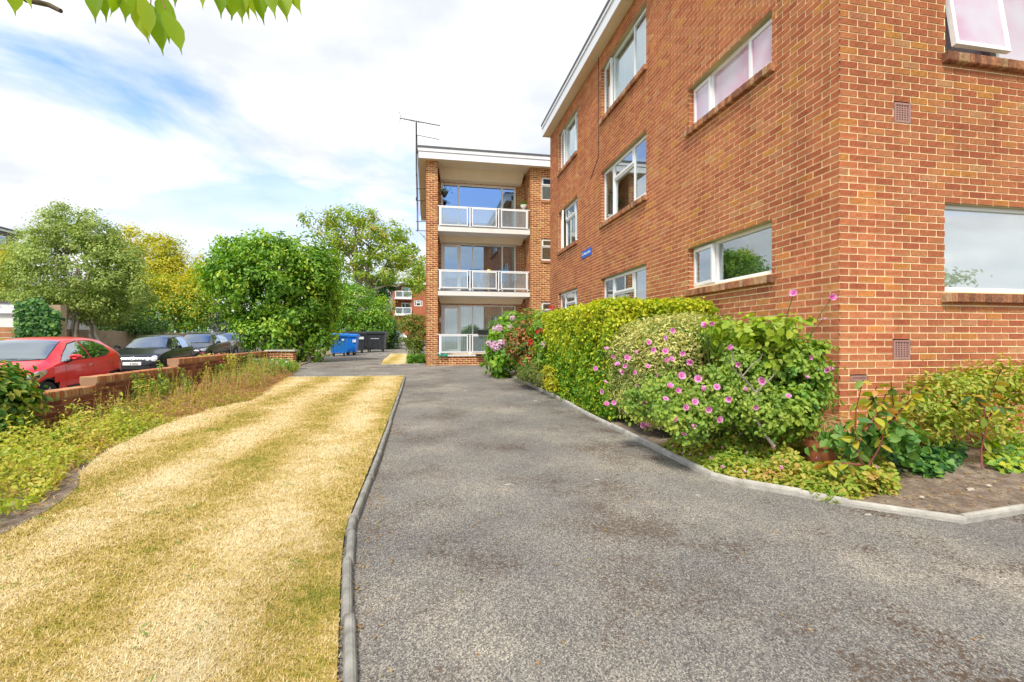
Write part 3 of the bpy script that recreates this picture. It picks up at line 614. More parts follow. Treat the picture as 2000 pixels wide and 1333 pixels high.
backops = [(.12, 3.30, 5.70, 7.78), (.12, 3.30, 3.22, 5.29), (.12, 3.30, .75, 2.75)]
bk2.wall((.47, B2R, 0), (1, 0, 0), (0, -1, 0), 3.62, Z2, nc2, backops, 0, False)
bk2.wall((.45, B2Y + .03, 0), (1, 0, 0), (0, -1, 0), 3.64, Z2, 6, (), 0, False)       # low parapet under the ground balcony
bk2.finish(b2, mBrickY, 0)
mb = MB(); frBk = frame((.47, B2R, 0), (1, 0, 0), (0, -1, 0))
backing(mb, fr2, .45, Z2 - .3, T2, []); backing(mb, frP, 4.5, Z2 - .3, T2, pw); backing(mb, frI, B2R - B2Y, Z2 - .3, T2, []); backing(mb, frL, 9.0, Z2 - .3, T2, []); backing(mb, frBk, 3.62, Z2 - .3, T2, backops)
backing(mb, frame((.45, B2Y, 0), (0, 1, 0), (1, 0, 0)), B2R - B2Y, Z2 - .3, T2, [])
mb.box(.45, 4.085, B2Y + .03, B2Y + .24, Z2 - .3, Z2 + .452)
mesh('wall', mb, mMortar, b2)
mb = MB(); mb.box(.3, 8.3, B2R + .9, B2Y + 8.8, .2, T2 - .05); mb.box(.13, .3, B2R + .1, B2Y + 8.9, .2, T2 - .05); mb.box(5.9, 8.4, B2Y + .35, B2R + .9, .2, T2 - .05); mesh('inner_wall', mb, mRoom, b2)
# roof edge
mb = MB(); mb.box(-.25, 8.6, B2Y - .28, B2Y + 9.2, T2 + .005, T2 + .03); mesh('soffit', mb, mSoffit, b2)
mb = MB(); mb.box(-.275, 8.6, B2Y - .305, B2Y - .28, T2 - .02, T2 + .23); mb.box(-.275, -.25, B2Y - .279, B2Y + 9.2, T2 - .02, T2 + .23); mesh('fascia', mb, mFascia, b2)
mb = MB(); mb.box(-.30, 8.6, B2Y - .33, B2Y - .285, T2 + .24, T2 + .37); mb.box(-.30, -.255, B2Y - .284, B2Y + 9.2, T2 + .24, T2 + .37); mesh('upper_fascia', mb, mFascia, b2)
mb = MB(); mb.box(-.32, 8.6, B2Y - .35, B2Y + 9.25, T2 + .371, T2 + .44); mb.box(-.24, 8.6, B2Y - .27, B2Y + 9.1, T2 + .031, T2 + .3705); mesh('roof', mb, mFlash, b2)
# balcony slabs, downstand beams, railings
for i, (zb, zt) in enumerate(((5.49, 5.665), (3.01, 3.18))):
    mb = MB(); mb.box(.455, 4.08, B2Y - .06, B2R - .003, zb, zt); sl = mesh('balcony_slab', mb, mSlab, b2)
    m2 = MB(); m2.box(.46, 4.075, B2Y - .045, B2Y - .012, zt + .0005, zt + .03); mesh('slab_flashing', m2, mFlash, sl)
for zs in (8.182, 5.488, 3.008):
    mb = MB(); x0, x1 = .50, 3.98
    mb.hexa([(x0 + .08, 18.95, zs - .38), (x1 - .05, 18.95, zs - .38), (x1 - .05, B2R - .004, zs - .38), (x0 + .08, B2R - .004, zs - .38), (x0, 18.72, zs), (x1, 18.72, zs), (x1, B2R - .004, zs), (x0, B2R - .004, zs)] if zs > 8 else
            [(x0 + .06, 18.95, zs - .22), (x1 - .05, 18.95, zs - .22), (x1 - .05, B2R - .004, zs - .22), (x0 + .06, B2R - .004, zs - .22), (x0, 18.78, zs), (x1, 18.78, zs), (x1, B2R - .004, zs), (x0, B2R - .004, zs)])
    mesh('beam', mb, mSoffit, b2)
mb = MB(); mb.box(.5, 4.05, B2Y - .02, B2R - .005, .66, .70); mesh('balcony_floor', mb, mSlab, b2)
for (z0, z1) in ((5.73, 6.49), (3.30, 4.02), (.80, 1.52)):
    mb = MB(); yr = B2Y + .02
    mb.box(.445, 4.088, yr - .025, yr + .025, z1 - .03, z1); mb.box(.445, 4.088, yr - .022, yr + .022, z0 - .03, z0 - .002)
    pans = ((.545, 1.61), (1.765, 2.745), (2.905, 3.965))
    for x in (.52, 1.69, 2.825, 3.99): mb.box(x - .025, x + .025, yr - .02, yr + .02, z0 - (.10 if z0 > 1 else .14), z1 - .03)
    rl = mesh('railing', mb, mWhite, b2)
    frr = frame((0, yr, 0), (1, 0, 0), (0, -1, 0))
    for (a, b) in pans:
        m2 = MB(); ring(m2, frr, a, b, z0, z1 - .045, .042, .022, .05); mesh('panel_frame', m2, mWhite, rl)
        m2 = MB(); m2.fbox(frr, a + .036, b - .036, z0 + .036, z1 - .08, .03, .040); mesh('glass_panel', m2, mGlassFrost, rl)
# glazing behind the balconies
for k, (a, b, c, d) in enumerate(backops):
    a += .02; b -= .02
    if k == 0: window(b2, frBk, a, b, c, d, [(.23, 'fix'), (.60, 'fix'), (.19, 'fix')], mGlassSkyTint, rec=.02, fw=.085)
    elif k == 1: window(b2, frBk, a, b, c, d, [(.25, 'sash'), (.165, 'fix'), (.40, 'fix'), (.185, 'fix')], mGlassSkyTint, rec=.02, fw=.06, sash_w=.10)
    else: window(b2, frBk, a, b, c, d, [(.25, 'sash'), (.165, 'fix'), (.40, 'fix'), (.185, 'fix')], mGlass, rec=.02, fw=.06, sash_w=.10, back=mBlind, backn=-.2)
for i, (a, b, c, d) in enumerate(pw):
    z_ = c + (d - c) * .62; mb = MB()
    window(b2, frP, a, b, c, d, [(1, 'split', .36)], mGlassSkyTint if i == 0 else mGlass, rec=.05, back=mNet if i == 0 else mCurtain)
    m2 = MB(); m2.fbox(frP, a - .03, b + .03, c - .10, c - .005, -.08, .04); mesh('window_sill', m2, mSillB, b2)
# things on the balconies
def lathe_thing(name, label, cat, loc, prof, mat, k=14):
    o = mesh(name, MB().lathe(prof, loc, k), mat, smooth=True, org=loc); return tag(o, label, cat)
lathe_thing('wall_lamp', 'white round bulkhead lamp on the ground balcony brickwork', 'lamp', (.56, 19.24, 2.12), [(0, -.12), (.05, -.1), (.075, 0), (.05, .1), (0, .12)], mSlab)
mChair = M('blue_fabric', (.02, .22, .50), .7, .1)
def deckchair(x, label):
    t = thing('garden_chair', label, 'chair', (x, 18.75, 3.18), 'blue chairs on the middle balcony')
    P = lambda dx, dy, dz: (x + dx, 18.75 + dy, 3.18 + dz)
    mesh('seat', MB().box(x - .22, x + .22, 18.55, 18.95, 3.60, 3.64), mChair, t)
    mb = MB(); mb.hexa([P(-.22, -.23, .46), P(.22, -.23, .46), P(.22, -.20, .46), P(-.22, -.20, .46), P(-.22, -.36, .93), P(.22, -.36, .93), P(.22, -.33, .93), P(-.22, -.33, .93)]); mesh('backrest', mb, mChair, t)
    for sx in (-1, 1):
        for sy in (-1, 1): mesh('leg', MB().tube([P(sx * .22, sy * .22, 0), P(sx * .20, sy * .16, .45)], .013, 6), mSteel, t)
deckchair(1.92, 'blue garden chair on the middle balcony standing before the narrow pane'); deckchair(3.1, 'blue garden chair on the middle balcony standing before the end pane')
lathe_thing('ornament', 'yellow round-headed ornament between the blue balcony chairs', 'ornament', (2.5, 18.6, 3.18), [(0, 0), (.09, 0), (.05, .06), (.025, .3), (.025, .72), (.09, .76), (.11, .86), (.08, .95), (0, .98)], M('ochre_glaze', (.6, .45, .12), .4))
lathe_thing('doormat_bowl', 'black low bowl on the ground balcony edge', 'bowl', (2.1, 18.05, .66), [(0, 0), (.14, 0), (.2, .05), (.2, .08), (.15, .06), (0, .05)], mBlackP)
mb = MB(); mb.hexa([(2.0, 17.98, 1.50), (2.55, 17.98, 1.50), (2.55, 18.14, 1.50), (2.0, 18.14, 1.50), (1.97, 17.96, 1.68), (2.58, 17.96, 1.68), (2.58, 18.16, 1.68), (1.97, 18.16, 1.68)]); tag(mesh('trough_planter', mb, mBlackP, org=(2.28, 18.06, 1.5)), 'dark trough planter hooked on the ground balcony rail', 'planter')
mRedT = M('red_cloth', (.6, .02, .04), .7); mGreenT = M('green_plastic', (.0, .28, .18), .5)
tag(mesh('red_bag', MB().hexa([(.47, 18.2, 1.1), (.53, 18.2, 1.1), (.53, 18.3, 1.1), (.47, 18.3, 1.1), (.48, 18.2, 1.5), (.54, 18.2, 1.5), (.54, 18.28, 1.5), (.48, 18.28, 1.5)]), mRedT, org=(.5, 18.25, 1.1)), 'red cloth hanging at the ground balcony corner by the pillar', 'cloth')
for i, x in enumerate((.56, .74)):
    tag(lathe_thing('garden_clog', 'x', 'shoe', (x, 18.06, .65), [(0, 0), (.06, 0), (.085, .03), (.07, .08), (.03, .1), (0, .09)], mGreenT), 'green clog on the ground balcony ledge beside the pillar', 'shoe', 'green clogs on the ledge')
def basket(c, label, mat, hang):
    t = thing('hanging_planter', label, 'planter', c, 'hanging planters on the top balcony')
    mesh('pot', MB().lathe([(0, -.22), (.05, -.2), (.15, 0), (.14, .01), (0, 0)], c, 14), mat, t, smooth=True)
    rng = np.random.default_rng(3); n = 160; P = rng.normal(0, 1, (n, 3)) * np.array([.10, .10, .05]) + np.array(c) + np.array([0, 0, .05])
    V, Q, r = leaves(rng, P, rng.normal(0, 1, (n, 3)) + np.array([0, 0, 1.]), .07, .5); fast('foliage', V, Q, r, mLfGreen, t)
    mesh('bracket', MB().tube([(c[0] - hang * .0, c[1], c[2] + .0), (c[0], c[1], c[2] + .42), (c[0] - hang, c[1], c[2] + .46)], .008, 5), mBlackP, t)

# television aerial on its mast
mMast = M('dull_steel', (.12, .12, .125), .5, .1, 10, 0, .5)
mast = thing('television_aerial', 'tall television aerial on a steel mast bracketed to the balcony block', 'aerial', (-.35, 19.2, 5.9))
q = onY(19.2, 813, 240); q2 = onY(19.2, 816, 452)
mesh('mast', MB().tube([q2, onY(19.2, 815, 390), onY(19.2, 813.5, 330), q], [.03, .035, .035, .03], 8), mMast, mast, smooth=True)
boomA, boomB = onY(19.2, 780, 231), onY(19.2, 860, 246); mb = MB(); mb.tube([boomA, boomB], .018, 6); mesh('boom', mb, mMast, mast)
for i in range(16):
    c = boomA.lerp(boomB, .12 + .87 * i / 15); h = .13 - .004 * i; mesh('director', MB().tube([c + Vector((0, -h * .5, -h * .6)), c + Vector((0, h * .5, h * .6))], .010, 4), mMast, mast)
for s in (-1, 1): mesh('reflector', MB().tube([boomA + Vector((.08, 0, 0)), boomA + Vector((0, -.1, .2 * s))], .011, 4), mMast, mast)
mesh('stay', MB().tube([onY(19.2, 786, 232), q + Vector((0, 0, .02)), onY(19.2, 824, 240)], .006, 5), mMast, mast)
mesh('lower_arm', MB().tube([onY(19.2, 813, 264), onY(19.2, 858, 273)], .014, 5), mMast, mast)
for py in (369, 392, 433, 451): mesh('bracket', MB().tube([onY(19.2, 812, py), onY(19.2, 833, py + .5)], .014, 5), mBlackP, mast)
for py in (369, 433): mesh('brace', MB().tube([onY(19.2, 820, py + 22), onY(19.2, 832, py + 36)], .01, 5), mMast, mast)
for (a, b) in ((292, 300), (340, 346), (386, 391)): mesh('clamp', MB().tube([onY(19.2, 813.6, a), onY(19.2, 813.8, b)], .036, 7), mBlackP, mast)
mesh('cable', MB().tube([onY(19.2, 815, 265), onY(19.15, 816.5, 330), onY(19.15, 818, 392), onY(19.15, 819, 420), onY(19.15, 831, 427)], .006, 5), mBlackP, mast)

# ------------------------------------------------------------------ garden wall in front of the parked cars
gw = thing('garden_wall', 'low stepped garden wall of dark ribbed brick with brick-on-edge coping', 'wall', (wallx(3), 3, 0))
wd = (WALL1 - WALL0).normalized(); wn_ = Vector((wd.y, -wd.x, 0))
def onwall(px, py):
    r = ray(px, py); a = WALL0; den = r[0] * wd.y - r[1] * wd.x; t = (a.x * wd.y - a.y * wd.x) / den
    p = Vector((r[0] * t, r[1] * t, CH + r[2] * t)); return (p - Vector((a.x, a.y, 0))).dot(wd), p.z
segs = []
pA, pA2 = onwall(40, 774), onwall(172, 752); pB, pB2 = onwall(163, 741), onwall(338, 714); pC, pC2 = onwall(322, 706), onwall(494, 686)
segs = [(0.0, pA2[0], (pA[1] + pA2[1]) / 2), (pA2[0], pB2[0], (pB[1] + pB2[1]) / 2), (pB2[0], (WALL1 - WALL0).length, (pC[1] + pC2[1]) / 2)]
bkw = Bricks(); bkc = []
cope_me = []
for q in range(8):
    mb = MB(); h = .1025; c = .005; mb.hexa([(c, -.112, 0), (.0655 - c, -.112, 0), (.0655 - c, .112, 0), (c, .112, 0), (c, -.112, h), (.0655 - c, -.112, h), (.0655 - c, .112, h), (c, .112, h)], (q + .5) / 8)
    mb.hexa([(0, -.107, .004), (.0655, -.107, .004), (.0655, .107, .004), (0, .107, .004), (0, -.107, h - .004), (.0655, -.107, h - .004), (.0655, .107, h - .004), (0, .107, h - .004)], (q + .5) / 8)
    me = bpy.data.meshes.new('coping_brick'); me.from_pydata(mb.v, [], mb.f); at = me.attributes.new('rnd', 'FLOAT', 'FACE'); at.data.foreach_set('value', np.array(mb.r, np.float32)); me.materials.append(mCope); cope_me.append(me)
wang = math.atan2(wd.y, wd.x); frG = frame((WALL0.x, WALL0.y, 0), wd, wn_); mbG = MB()
for (s0, s1, zt) in segs:
    zc = zt - .1125; n_ = int((zc + .9) / CO) + 1; z0 = zc - n_ * CO
    P0 = Vector((WALL0.x, WALL0.y, 0)) + wd * s0
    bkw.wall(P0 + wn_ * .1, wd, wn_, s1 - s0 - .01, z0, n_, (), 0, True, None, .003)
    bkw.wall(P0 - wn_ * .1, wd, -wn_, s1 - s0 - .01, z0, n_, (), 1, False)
    mbG.fbox(frG, s0, s1, z0 - .2, zc + .004, -.1, .1)
    k = int((s1 - s0) / .0755)
    mesh('coping_bed', MB().fbox(frG, s0 + .003, s1 - .003, zc + .003, zt - .012, -.104, .104), mMortarW, gw)
    for i in range(k):
        p = P0 + wd * (s0 * 0 + i * (s1 - s0) / k + .004) + Vector((0, 0, zc + .008 + random.uniform(-.003, .003)))
        inst('coping_brick', random.choice(cope_me), gw, p, (0, 0, wang))
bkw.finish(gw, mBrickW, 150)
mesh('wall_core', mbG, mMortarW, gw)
# return wall and pier at the drive
ps = thing('gate_pier', 'short brick gate pier and return wall with pale stone caps beside the drive', 'pier', G(572, 723))
pr = onY(16.55, 556, 690); PX0, PX1, PY = onY(16.55, 551, 690).x, onY(16.55, 573, 690).x, 16.55
ztop = onY(16.55, 560, 684).z; bkp = Bricks(); zlo = gz(16.5) - .12; ncp = int((ztop - .045 - zlo) / CO); zlo = ztop - .045 - ncp * CO
bkp.wall((PX0, PY, 0), (1, 0, 0), (0, -1, 0), PX1 - PX0, zlo, ncp, (), 0, False); bkp.wall((PX1, PY, 0), (0, 1, 0), (1, 0, 0), .34, zlo, ncp, (), 1, False)
RX0 = onY(16.75, 521, 690).x
bkp.wall((RX0, 16.75, 0), (1, 0, 0), (0, -1, 0), PX0 - RX0 - .005, zlo, ncp, (), 1, False); bkp.finish(ps, mBrickY, 0)
mesh('core', MB().box(PX0, PX1, PY, PY + .34, zlo - .2, ztop - .045), mMortar, ps); mesh('return_core', MB().box(RX0, PX0 - .002, 16.75, 16.97, zlo - .2, ztop - .046), mMortar, ps)
mesh('pier_cap', MB().box(PX0 - .04, PX1 + .05, PY - .05, PY + .38, ztop - .044, ztop), mStone, ps); mesh('wall_cap', MB().box(RX0 - .05, PX0 - .043, 16.69, 17.02, ztop - .045, ztop - .003), mStone, ps)
# ------------------------------------------------------------------ cars
def paint(name, col, rough=.3, flake=.0):
    m = M(name, col, rough, .04, 3, 0, flake, .55); return m
mCarRed = paint('red_paint', (.78, .012, .016)); mCarBlack = paint('black_paint', (.012, .013, .016)); mCarGrey = paint('dark_grey_paint', (.014, .016, .02), .3, .3); mCarBronze = paint('bronze_paint', (.10, .085, .085), .35, .4); mCarSilver = paint('silver_paint', (.42, .43, .45), .35, .5); mCarWhite = paint('white_paint', (.75, .76, .78))
mCarGlass = glassmat('car_glass', (.50, .60, .60), .40, gcol=(.85, .94, 1.)); mSeat = M('seat_fabric', (.06, .06, .065), .9, .2); mChrome = M('chrome', (.6, .61, .62), .15, .03, 3, 0, 1.); mLens = M('headlamp_lens', (.62, .64, .66), .08, .25, 14, 0, .55, 1.); mTrim = M('black_trim', (.02, .02, .021), .5); mTail = M('tail_lens', (.35, .01, .012), .12, .1, 5, 0, 0, 1.); mPlate = M('plate_white', (.78, .78, .74), .4, .02); mPlateT = M('plate_black', (.01, .01, .012), .5)
def pchip(x, y, q):
    x, y, q = np.array(x, float), np.array(y, float), np.array(q, float); h = np.diff(x); d = np.diff(y) / h; m = np.zeros_like(y)
    m[0], m[-1] = d[0], d[-1]
    for i in range(1, len(x) - 1):
        m[i] = 0 if d[i - 1] * d[i] <= 0 else (h[i - 1] + h[i]) * 3 / ((2 * h[i] + h[i - 1]) / d[i - 1] + (h[i] + 2 * h[i - 1]) / d[i])
    i = np.clip(np.searchsorted(x, q) - 1, 0, len(x) - 2); t = (q - x[i]) / h[i]
    return (2 * t**3 - 3 * t**2 + 1) * y[i] + (t**3 - 2 * t**2 + t) * h[i] * m[i] + (-2 * t**3 + 3 * t**2) * y[i + 1] + (t**3 - t**2) * h[i] * m[i + 1]
HATCH = dict(L=4.06, x=[0, .03, .10, .25, .55, .95, 1.06, 1.45, 1.86, 2.3, 2.8, 3.35, 3.62, 3.84, 3.98, 4.06],
    zt=[.50, .62, .69, .76, .86, .965, .995, 1.205, 1.385, 1.44, 1.445, 1.40, 1.34, 1.02, .84, .55], zb=[.47, .58, .65, .71, .79, .885, .905, .935, .945, .955, .975, 1.02, 1.03, .97, .80, .52],
    w=[.42, .60, .70, .785, .845, .868, .87, .87, .87, .868, .868, .862, .84, .79, .70, .50], wt=[.36, .52, .60, .65, .68, .70, .70, .635, .575, .56, .555, .535, .53, .55, .56, .40],
    ax=(.82, 3.40), wr=.305, ws=(1.06, 1.86, .64, .505),
    sw=[([(1.30, .955), (1.6, .965), (1.95, .975), (2.33, .985)], [(1.34, .975), (1.6, 1.115), (1.95, 1.29), (2.33, 1.345)]), ([(2.42, .985), (2.7, .995), (3.0, 1.015), (3.28, 1.085)], [(2.42, 1.345), (2.7, 1.345), (3.0, 1.32), (3.28, 1.235)])],
    hl=([(.10, .60), (.3, .60), (.55, .66), (.80, .78)], [(.12, .69), (.3, .735), (.55, .80), (.80, .845)]), tl=([(3.72, .80), (3.95, .78)], [(3.68, .98), (3.92, .93)]), door=(1.38, 2.38, 3.25), mir=1.42, belt=.94)
POLO = dict(HATCH, L=3.9, x=[0, .03, .09, .22, .5, .9, 1.02, 1.4, 1.74, 2.2, 2.8, 3.3, 3.55, 3.72, 3.84, 3.9],
    zt=[.48, .60, .70, .78, .86, .945, .97, 1.20, 1.39, 1.455, 1.46, 1.42, 1.36, 1.05, .86, .5], zb=[.46, .57, .66, .73, .80, .87, .89, .91, .92, .935, .95, .97, .98, .95, .82, .48],
    w=[.50, .66, .74, .79, .81, .825, .825, .825, .825, .825, .825, .82, .80, .76, .70, .5], wt=[.44, .58, .64, .66, .67, .67, .66, .60, .55, .545, .54, .525, .52, .54, .55, .4],
    ax=(.76, 3.2), ws=(1.03, 1.74, .60, .49), hl=None, tl=([(3.6, .85), (3.82, .83)], [(3.58, 1.02), (3.78, .99)]), door=(1.3, 2.25, 3.1), mir=1.32, belt=.92,
    sw=[([(1.22, .93), (1.5, .94), (1.85, .945), (2.2, .955)], [(1.26, .95), (1.5, 1.10), (1.85, 1.31), (2.2, 1.36)]), ([(2.28, .955), (2.55, .965), (2.85, .97), (3.05, .98)], [(2.28, 1.36), (2.55, 1.365), (2.85, 1.345), (3.05, 1.27)])])
SUV = dict(HATCH, L=4.37, x=[0, .03, .09, .25, .6, 1.05, 1.17, 1.6, 1.98, 2.5, 3.2, 3.7, 3.95, 4.15, 4.28, 4.37],
    zt=[.60, .74, .84, .93, 1.02, 1.09, 1.12, 1.35, 1.53, 1.60, 1.60, 1.55, 1.46, 1.18, .95, .6], zb=[.56, .70, .79, .87, .95, 1.01, 1.03, 1.05, 1.06, 1.07, 1.10, 1.13, 1.13, 1.08, .9, .58],
    w=[.52, .70, .79, .85, .885, .90, .90, .90, .90, .90, .90, .89, .87, .83, .76, .55], wt=[.46, .62, .69, .72, .73, .73, .72, .66, .60, .59, .58, .57, .56, .58, .6, .45], ax=(.87, 3.5), wr=.345, ws=(1.18, 1.98, .65, .53),
    hl=([(.08, .76), (.3, .77), (.5, .82), (.68, .89)], [(.09, .86), (.3, .89), (.5, .92), (.68, .95)]), tl=([(3.95, .95), (4.25, .9)], [(3.93, 1.1), (4.22, 1.06)]), door=(1.5, 2.5, 3.5), mir=1.55, belt=1.05,
    sw=[([(1.42, 1.07), (1.7, 1.08), (2.05, 1.085), (2.42, 1.095)], [(1.46, 1.09), (1.7, 1.24), (2.05, 1.42), (2.42, 1.49)]), ([(2.5, 1.10), (2.85, 1.11), (3.2, 1.12), (3.6, 1.16)], [(2.5, 1.49), (2.85, 1.49), (3.2, 1.475), (3.6, 1.36)])])
def car(name, label, px, py, z, rz_dir, sp, body, front=None, pos=None, simple=False, group=None):
    d = Vector(rz_dir).normalized(); rz = math.atan2(d.y, d.x)
    loc = Vector((pos[0], pos[1], (roadz(*pos) if pos[0] < -5 else gz(pos[1])) + .001))
    root = thing(name, label, 'car', loc, group, rz); root.rotation_euler = (0, -.019 if pos[0] < -5 else -.018, rz)
    nx = 72; q = np.concatenate([np.linspace(0, .3, 16)[:-1], np.linspace(.3, sp['L'] - .4, 112), np.linspace(sp['L'] - .4, sp['L'], 14)[1:]]); nx = len(q)
    g = {k: pchip(sp['x'], sp[k], q) for k in ('zt', 'zb', 'w', 'wt')}
    rows = []; zbt = .20
    for i in range(nx):
        w_, zb, zt, wt = g['w'][i], g['zb'][i], g['zt'][i], g['wt'][i]; cr = min(.075, max(.004, (zt - zb) * .25)); lo = zbt + (.1 if q[i] < .04 or q[i] > sp['L'] - .05 else 0)
        hp = [(w_ * .88, lo), (w_ * .955, lo + .05), (w_ * .985, lo + .16), (w_, lo + (zb - lo) * .52), (w_ * .995, lo + (zb - lo) * .70), (w_ * .98, zb - .08 * (zb - lo)), (w_ * .955, zb)]
        te = zt - cr
        hp += [(w_ * .955 + (wt - w_ * .955) * f - .0 + .018 * math.sin(f * 3.14), zb + (te - zb) * f) for f in (.08, .16, .28, .4, .52, .64, .76, .86, .94)]
        hp += [(wt, te), (wt * .96, te + cr * .3), (wt * .92, te + cr * .48), (wt * .85, te + cr * .65), (wt * .72, te + cr * .80), (wt * .5, te + cr * .93), (wt * .25, zt - cr * .01), (0, zt)]
        rows.append(hp)
    wx0, wx1, wy0, wy1 = sp['ws']
    def glazed(c):                 # openings in the shell behind the panes
        for (lo_, hi_) in sp['sw']:
            if max(lo_[0][0], hi_[0][0]) - .01 < c.x < min(lo_[-1][0], hi_[-1][0]) + .01 and abs(c.y) > .45:
                if np.interp(c.x, [p[0] for p in lo_], [p[1] for p in lo_]) - .005 < c.z < np.interp(c.x, [p[0] for p in hi_], [p[1] for p in hi_]) + .005: return True
        f_ = (c.x - wx0) / (wx1 - wx0); yy_ = wy0 + (wy1 - wy0) * f_
        return c.z > sp['belt'] - .05 and 0 < f_ < 1 and abs(c.y) < yy_ - .005 and wx0 + .10 * (c.y / wy0) ** 2 - .005 < c.x < wx1 - .02 + .05 * (c.y / wy1) ** 2 + .005
    m = len(rows[0]); vs = []; fs = []
    for i, hp in enumerate(rows):
        for (y, z_) in hp: vs.append((q[i], -y, z_))
        for (y, z_) in hp[-2::-1]: vs.append((q[i], y, z_))
    k = 2 * m - 1
    for i in range(nx - 1):
        for j in range(k - 1):
            f = (i * k + j, (i + 1) * k + j, (i + 1) * k + j + 1, i * k + j + 1); c = sum((Vector(vs[t]) for t in f), Vector()) / 4
            if c.z < .75 and abs(c.y) > .5 and any(math.hypot(c.x - a, c.z - sp['wr']) < sp['wr'] + .055 for a in sp['ax']): continue
            if glazed(c): continue
            fs.append(f)
    fs.append(tuple(range(k))); fs.append(tuple((nx - 1) * k + j for j in range(k - 1, -1, -1)))
    full = [(i * k + j, (i + 1) * k + j, (i + 1) * k + j + 1, i * k + j + 1) for i in range(nx - 1) for j in range(k - 1)] + fs[-2:]
    bvh = BVHTree.FromPolygons([Vector(v) for v in vs], full)
    bo = mesh('body', MB().add(vs, fs), body, root, smooth=True, local=True)
    def decal(nm, lo, hi, axis, mat, off=.006, rows_=4, parent=bo, sub=5):
        def rs(pl):
            pl = [Vector(p) for p in pl]; out_ = []
            for a, b in zip(pl, pl[1:]):
                for s in range(sub): out_.append(a.lerp(b, s / sub))
            return out_ + [pl[-1]]
        A, B = rs(lo), rs(hi); V = []; ok = True
        for r_ in range(rows_ + 1):
            for a, b in zip(A, B):
                p = a.lerp(b, r_ / rows_)
                o_, dr = {'-y': (Vector((p.x, -3, p.y)), Vector((0, 1, 0))), '+y': (Vector((p.x, 3, p.y)), Vector((0, -1, 0))), 'x': (Vector((-3, p.x, p.y)), Vector((1, 0, 0))), 'z': (Vector((p.y, p.x, 4)), Vector((0, 0, -1))), 'r': (Vector((8, p.x, p.y)), Vector((-1, 0, 0)))}[axis]
                h, n, _, _ = bvh.ray_cast(o_, dr)
                if h is None: h, n = (V[-1] if V else o_ + dr * 2.2), -dr
                if n.dot(dr) > 0: n = -n
                V.append(h + n * off)
        w_ = len(A); return mesh(nm, MB().add(V, [(r_ * w_ + j, r_ * w_ + j + 1, (r_ + 1) * w_ + j + 1, (r_ + 1) * w_ + j) for r_ in range(rows_) for j in range(w_ - 1)]), mat, parent, smooth=True, local=True)
    x0, x1, y0, y1 = sp['ws']; n_ = 8
    lo = [(-y0 + 2 * y0 * i / n_, x0 + .10 * (abs(-1 + 2 * i / n_)) ** 2) for i in range(n_ + 1)]; hi = [(-y1 + 2 * y1 * i / n_, x1 - .02 + .05 * (abs(-1 + 2 * i / n_)) ** 2) for i in range(n_ + 1)]
    decal('windscreen_surround', [(a * 1.03, b - .03) for a, b in lo], [(a * 1.03, b + .012) for a, b in hi], 'z', mTrim, .003, 8, sub=2)
    ws = decal('windscreen', lo, hi, 'z', mCarGlass, .007, 8, sub=2)
    for ax in ('-y', '+y'):
        for (lo_, hi_) in sp['sw']:
            cx = sum(p[0] for p in lo_ + hi_) / (2 * len(lo_)); cz_ = sum(p[1] for p in lo_ + hi_) / (2 * len(lo_)); gr = lambda P: [(cx + (a - cx) * 1.05, cz_ + (b - cz_) * 1.10) for a, b in P]
            decal('window_surround', gr(lo_), gr(hi_), ax, mTrim, .003, 5); decal('side_window', lo_, hi_, ax, mCarGlass, .006, 5)
        if sp['hl']: decal('headlight', sp['hl'][0], sp['hl'][1], ax, mLens, .007, 4)
        decal('tail_light', sp['tl'][0], sp['tl'][1], ax, mTail, .007, 3)
        if not simple:
            b_ = sp['belt']
            for xd in sp['door']: decal('door_gap', [(xd + .02, .32), (xd + .01, .6), (xd, b_ + .0)], [(xd + .026, .32), (xd + .016, .6), (xd + .007, b_ + .0)], ax, mTrim, .002, 1)
            for xd in sp['door'][1:]: decal('door_handle', [(xd - .20, b_ - .115), (xd - .06, b_ - .11)], [(xd - .20, b_ - .09), (xd - .06, b_ - .085)], ax, mChrome if body is mCarRed else body, .022, 2)
    sy = {'-y': -1, '+y': 1}
    for s in (-1, 1):
        xm, zm = sp['mir'], sp['belt'] + .10; w0 = np.interp(xm, sp['x'], sp['w']); P = []
        mb = MB()
        for i, (dx, sc_) in enumerate(((0, .55), (.03, .9), (.08, 1), (.13, .92), (.15, .8))):
            for j in range(10):
                a = 2 * math.pi * j / 10; P.append((xm + dx - .03, s * (w0 + .11 + .105 * sc_ * math.cos(a)), zm + .068 * sc_ * math.sin(a) * (1.0 if math.sin(a) > 0 else .8)))
        mb.add(P, [(i * 10 + j, i * 10 + (j + 1) % 10, (i + 1) * 10 + (j + 1) % 10, (i + 1) * 10 + j) for i in range(4) for j in range(10)] + [tuple(range(10)), tuple(49 - j for j in range(10))]); mo = mesh('door_mirror', mb, body, root, smooth=True, local=True)
        mesh('mirror_stalk', MB().tube([(xm + .04, s * (w0 - .05), zm - .09), (xm + .03, s * (w0 + .05), zm - .05)], [.035, .028], 7), mTrim, mo, local=True)
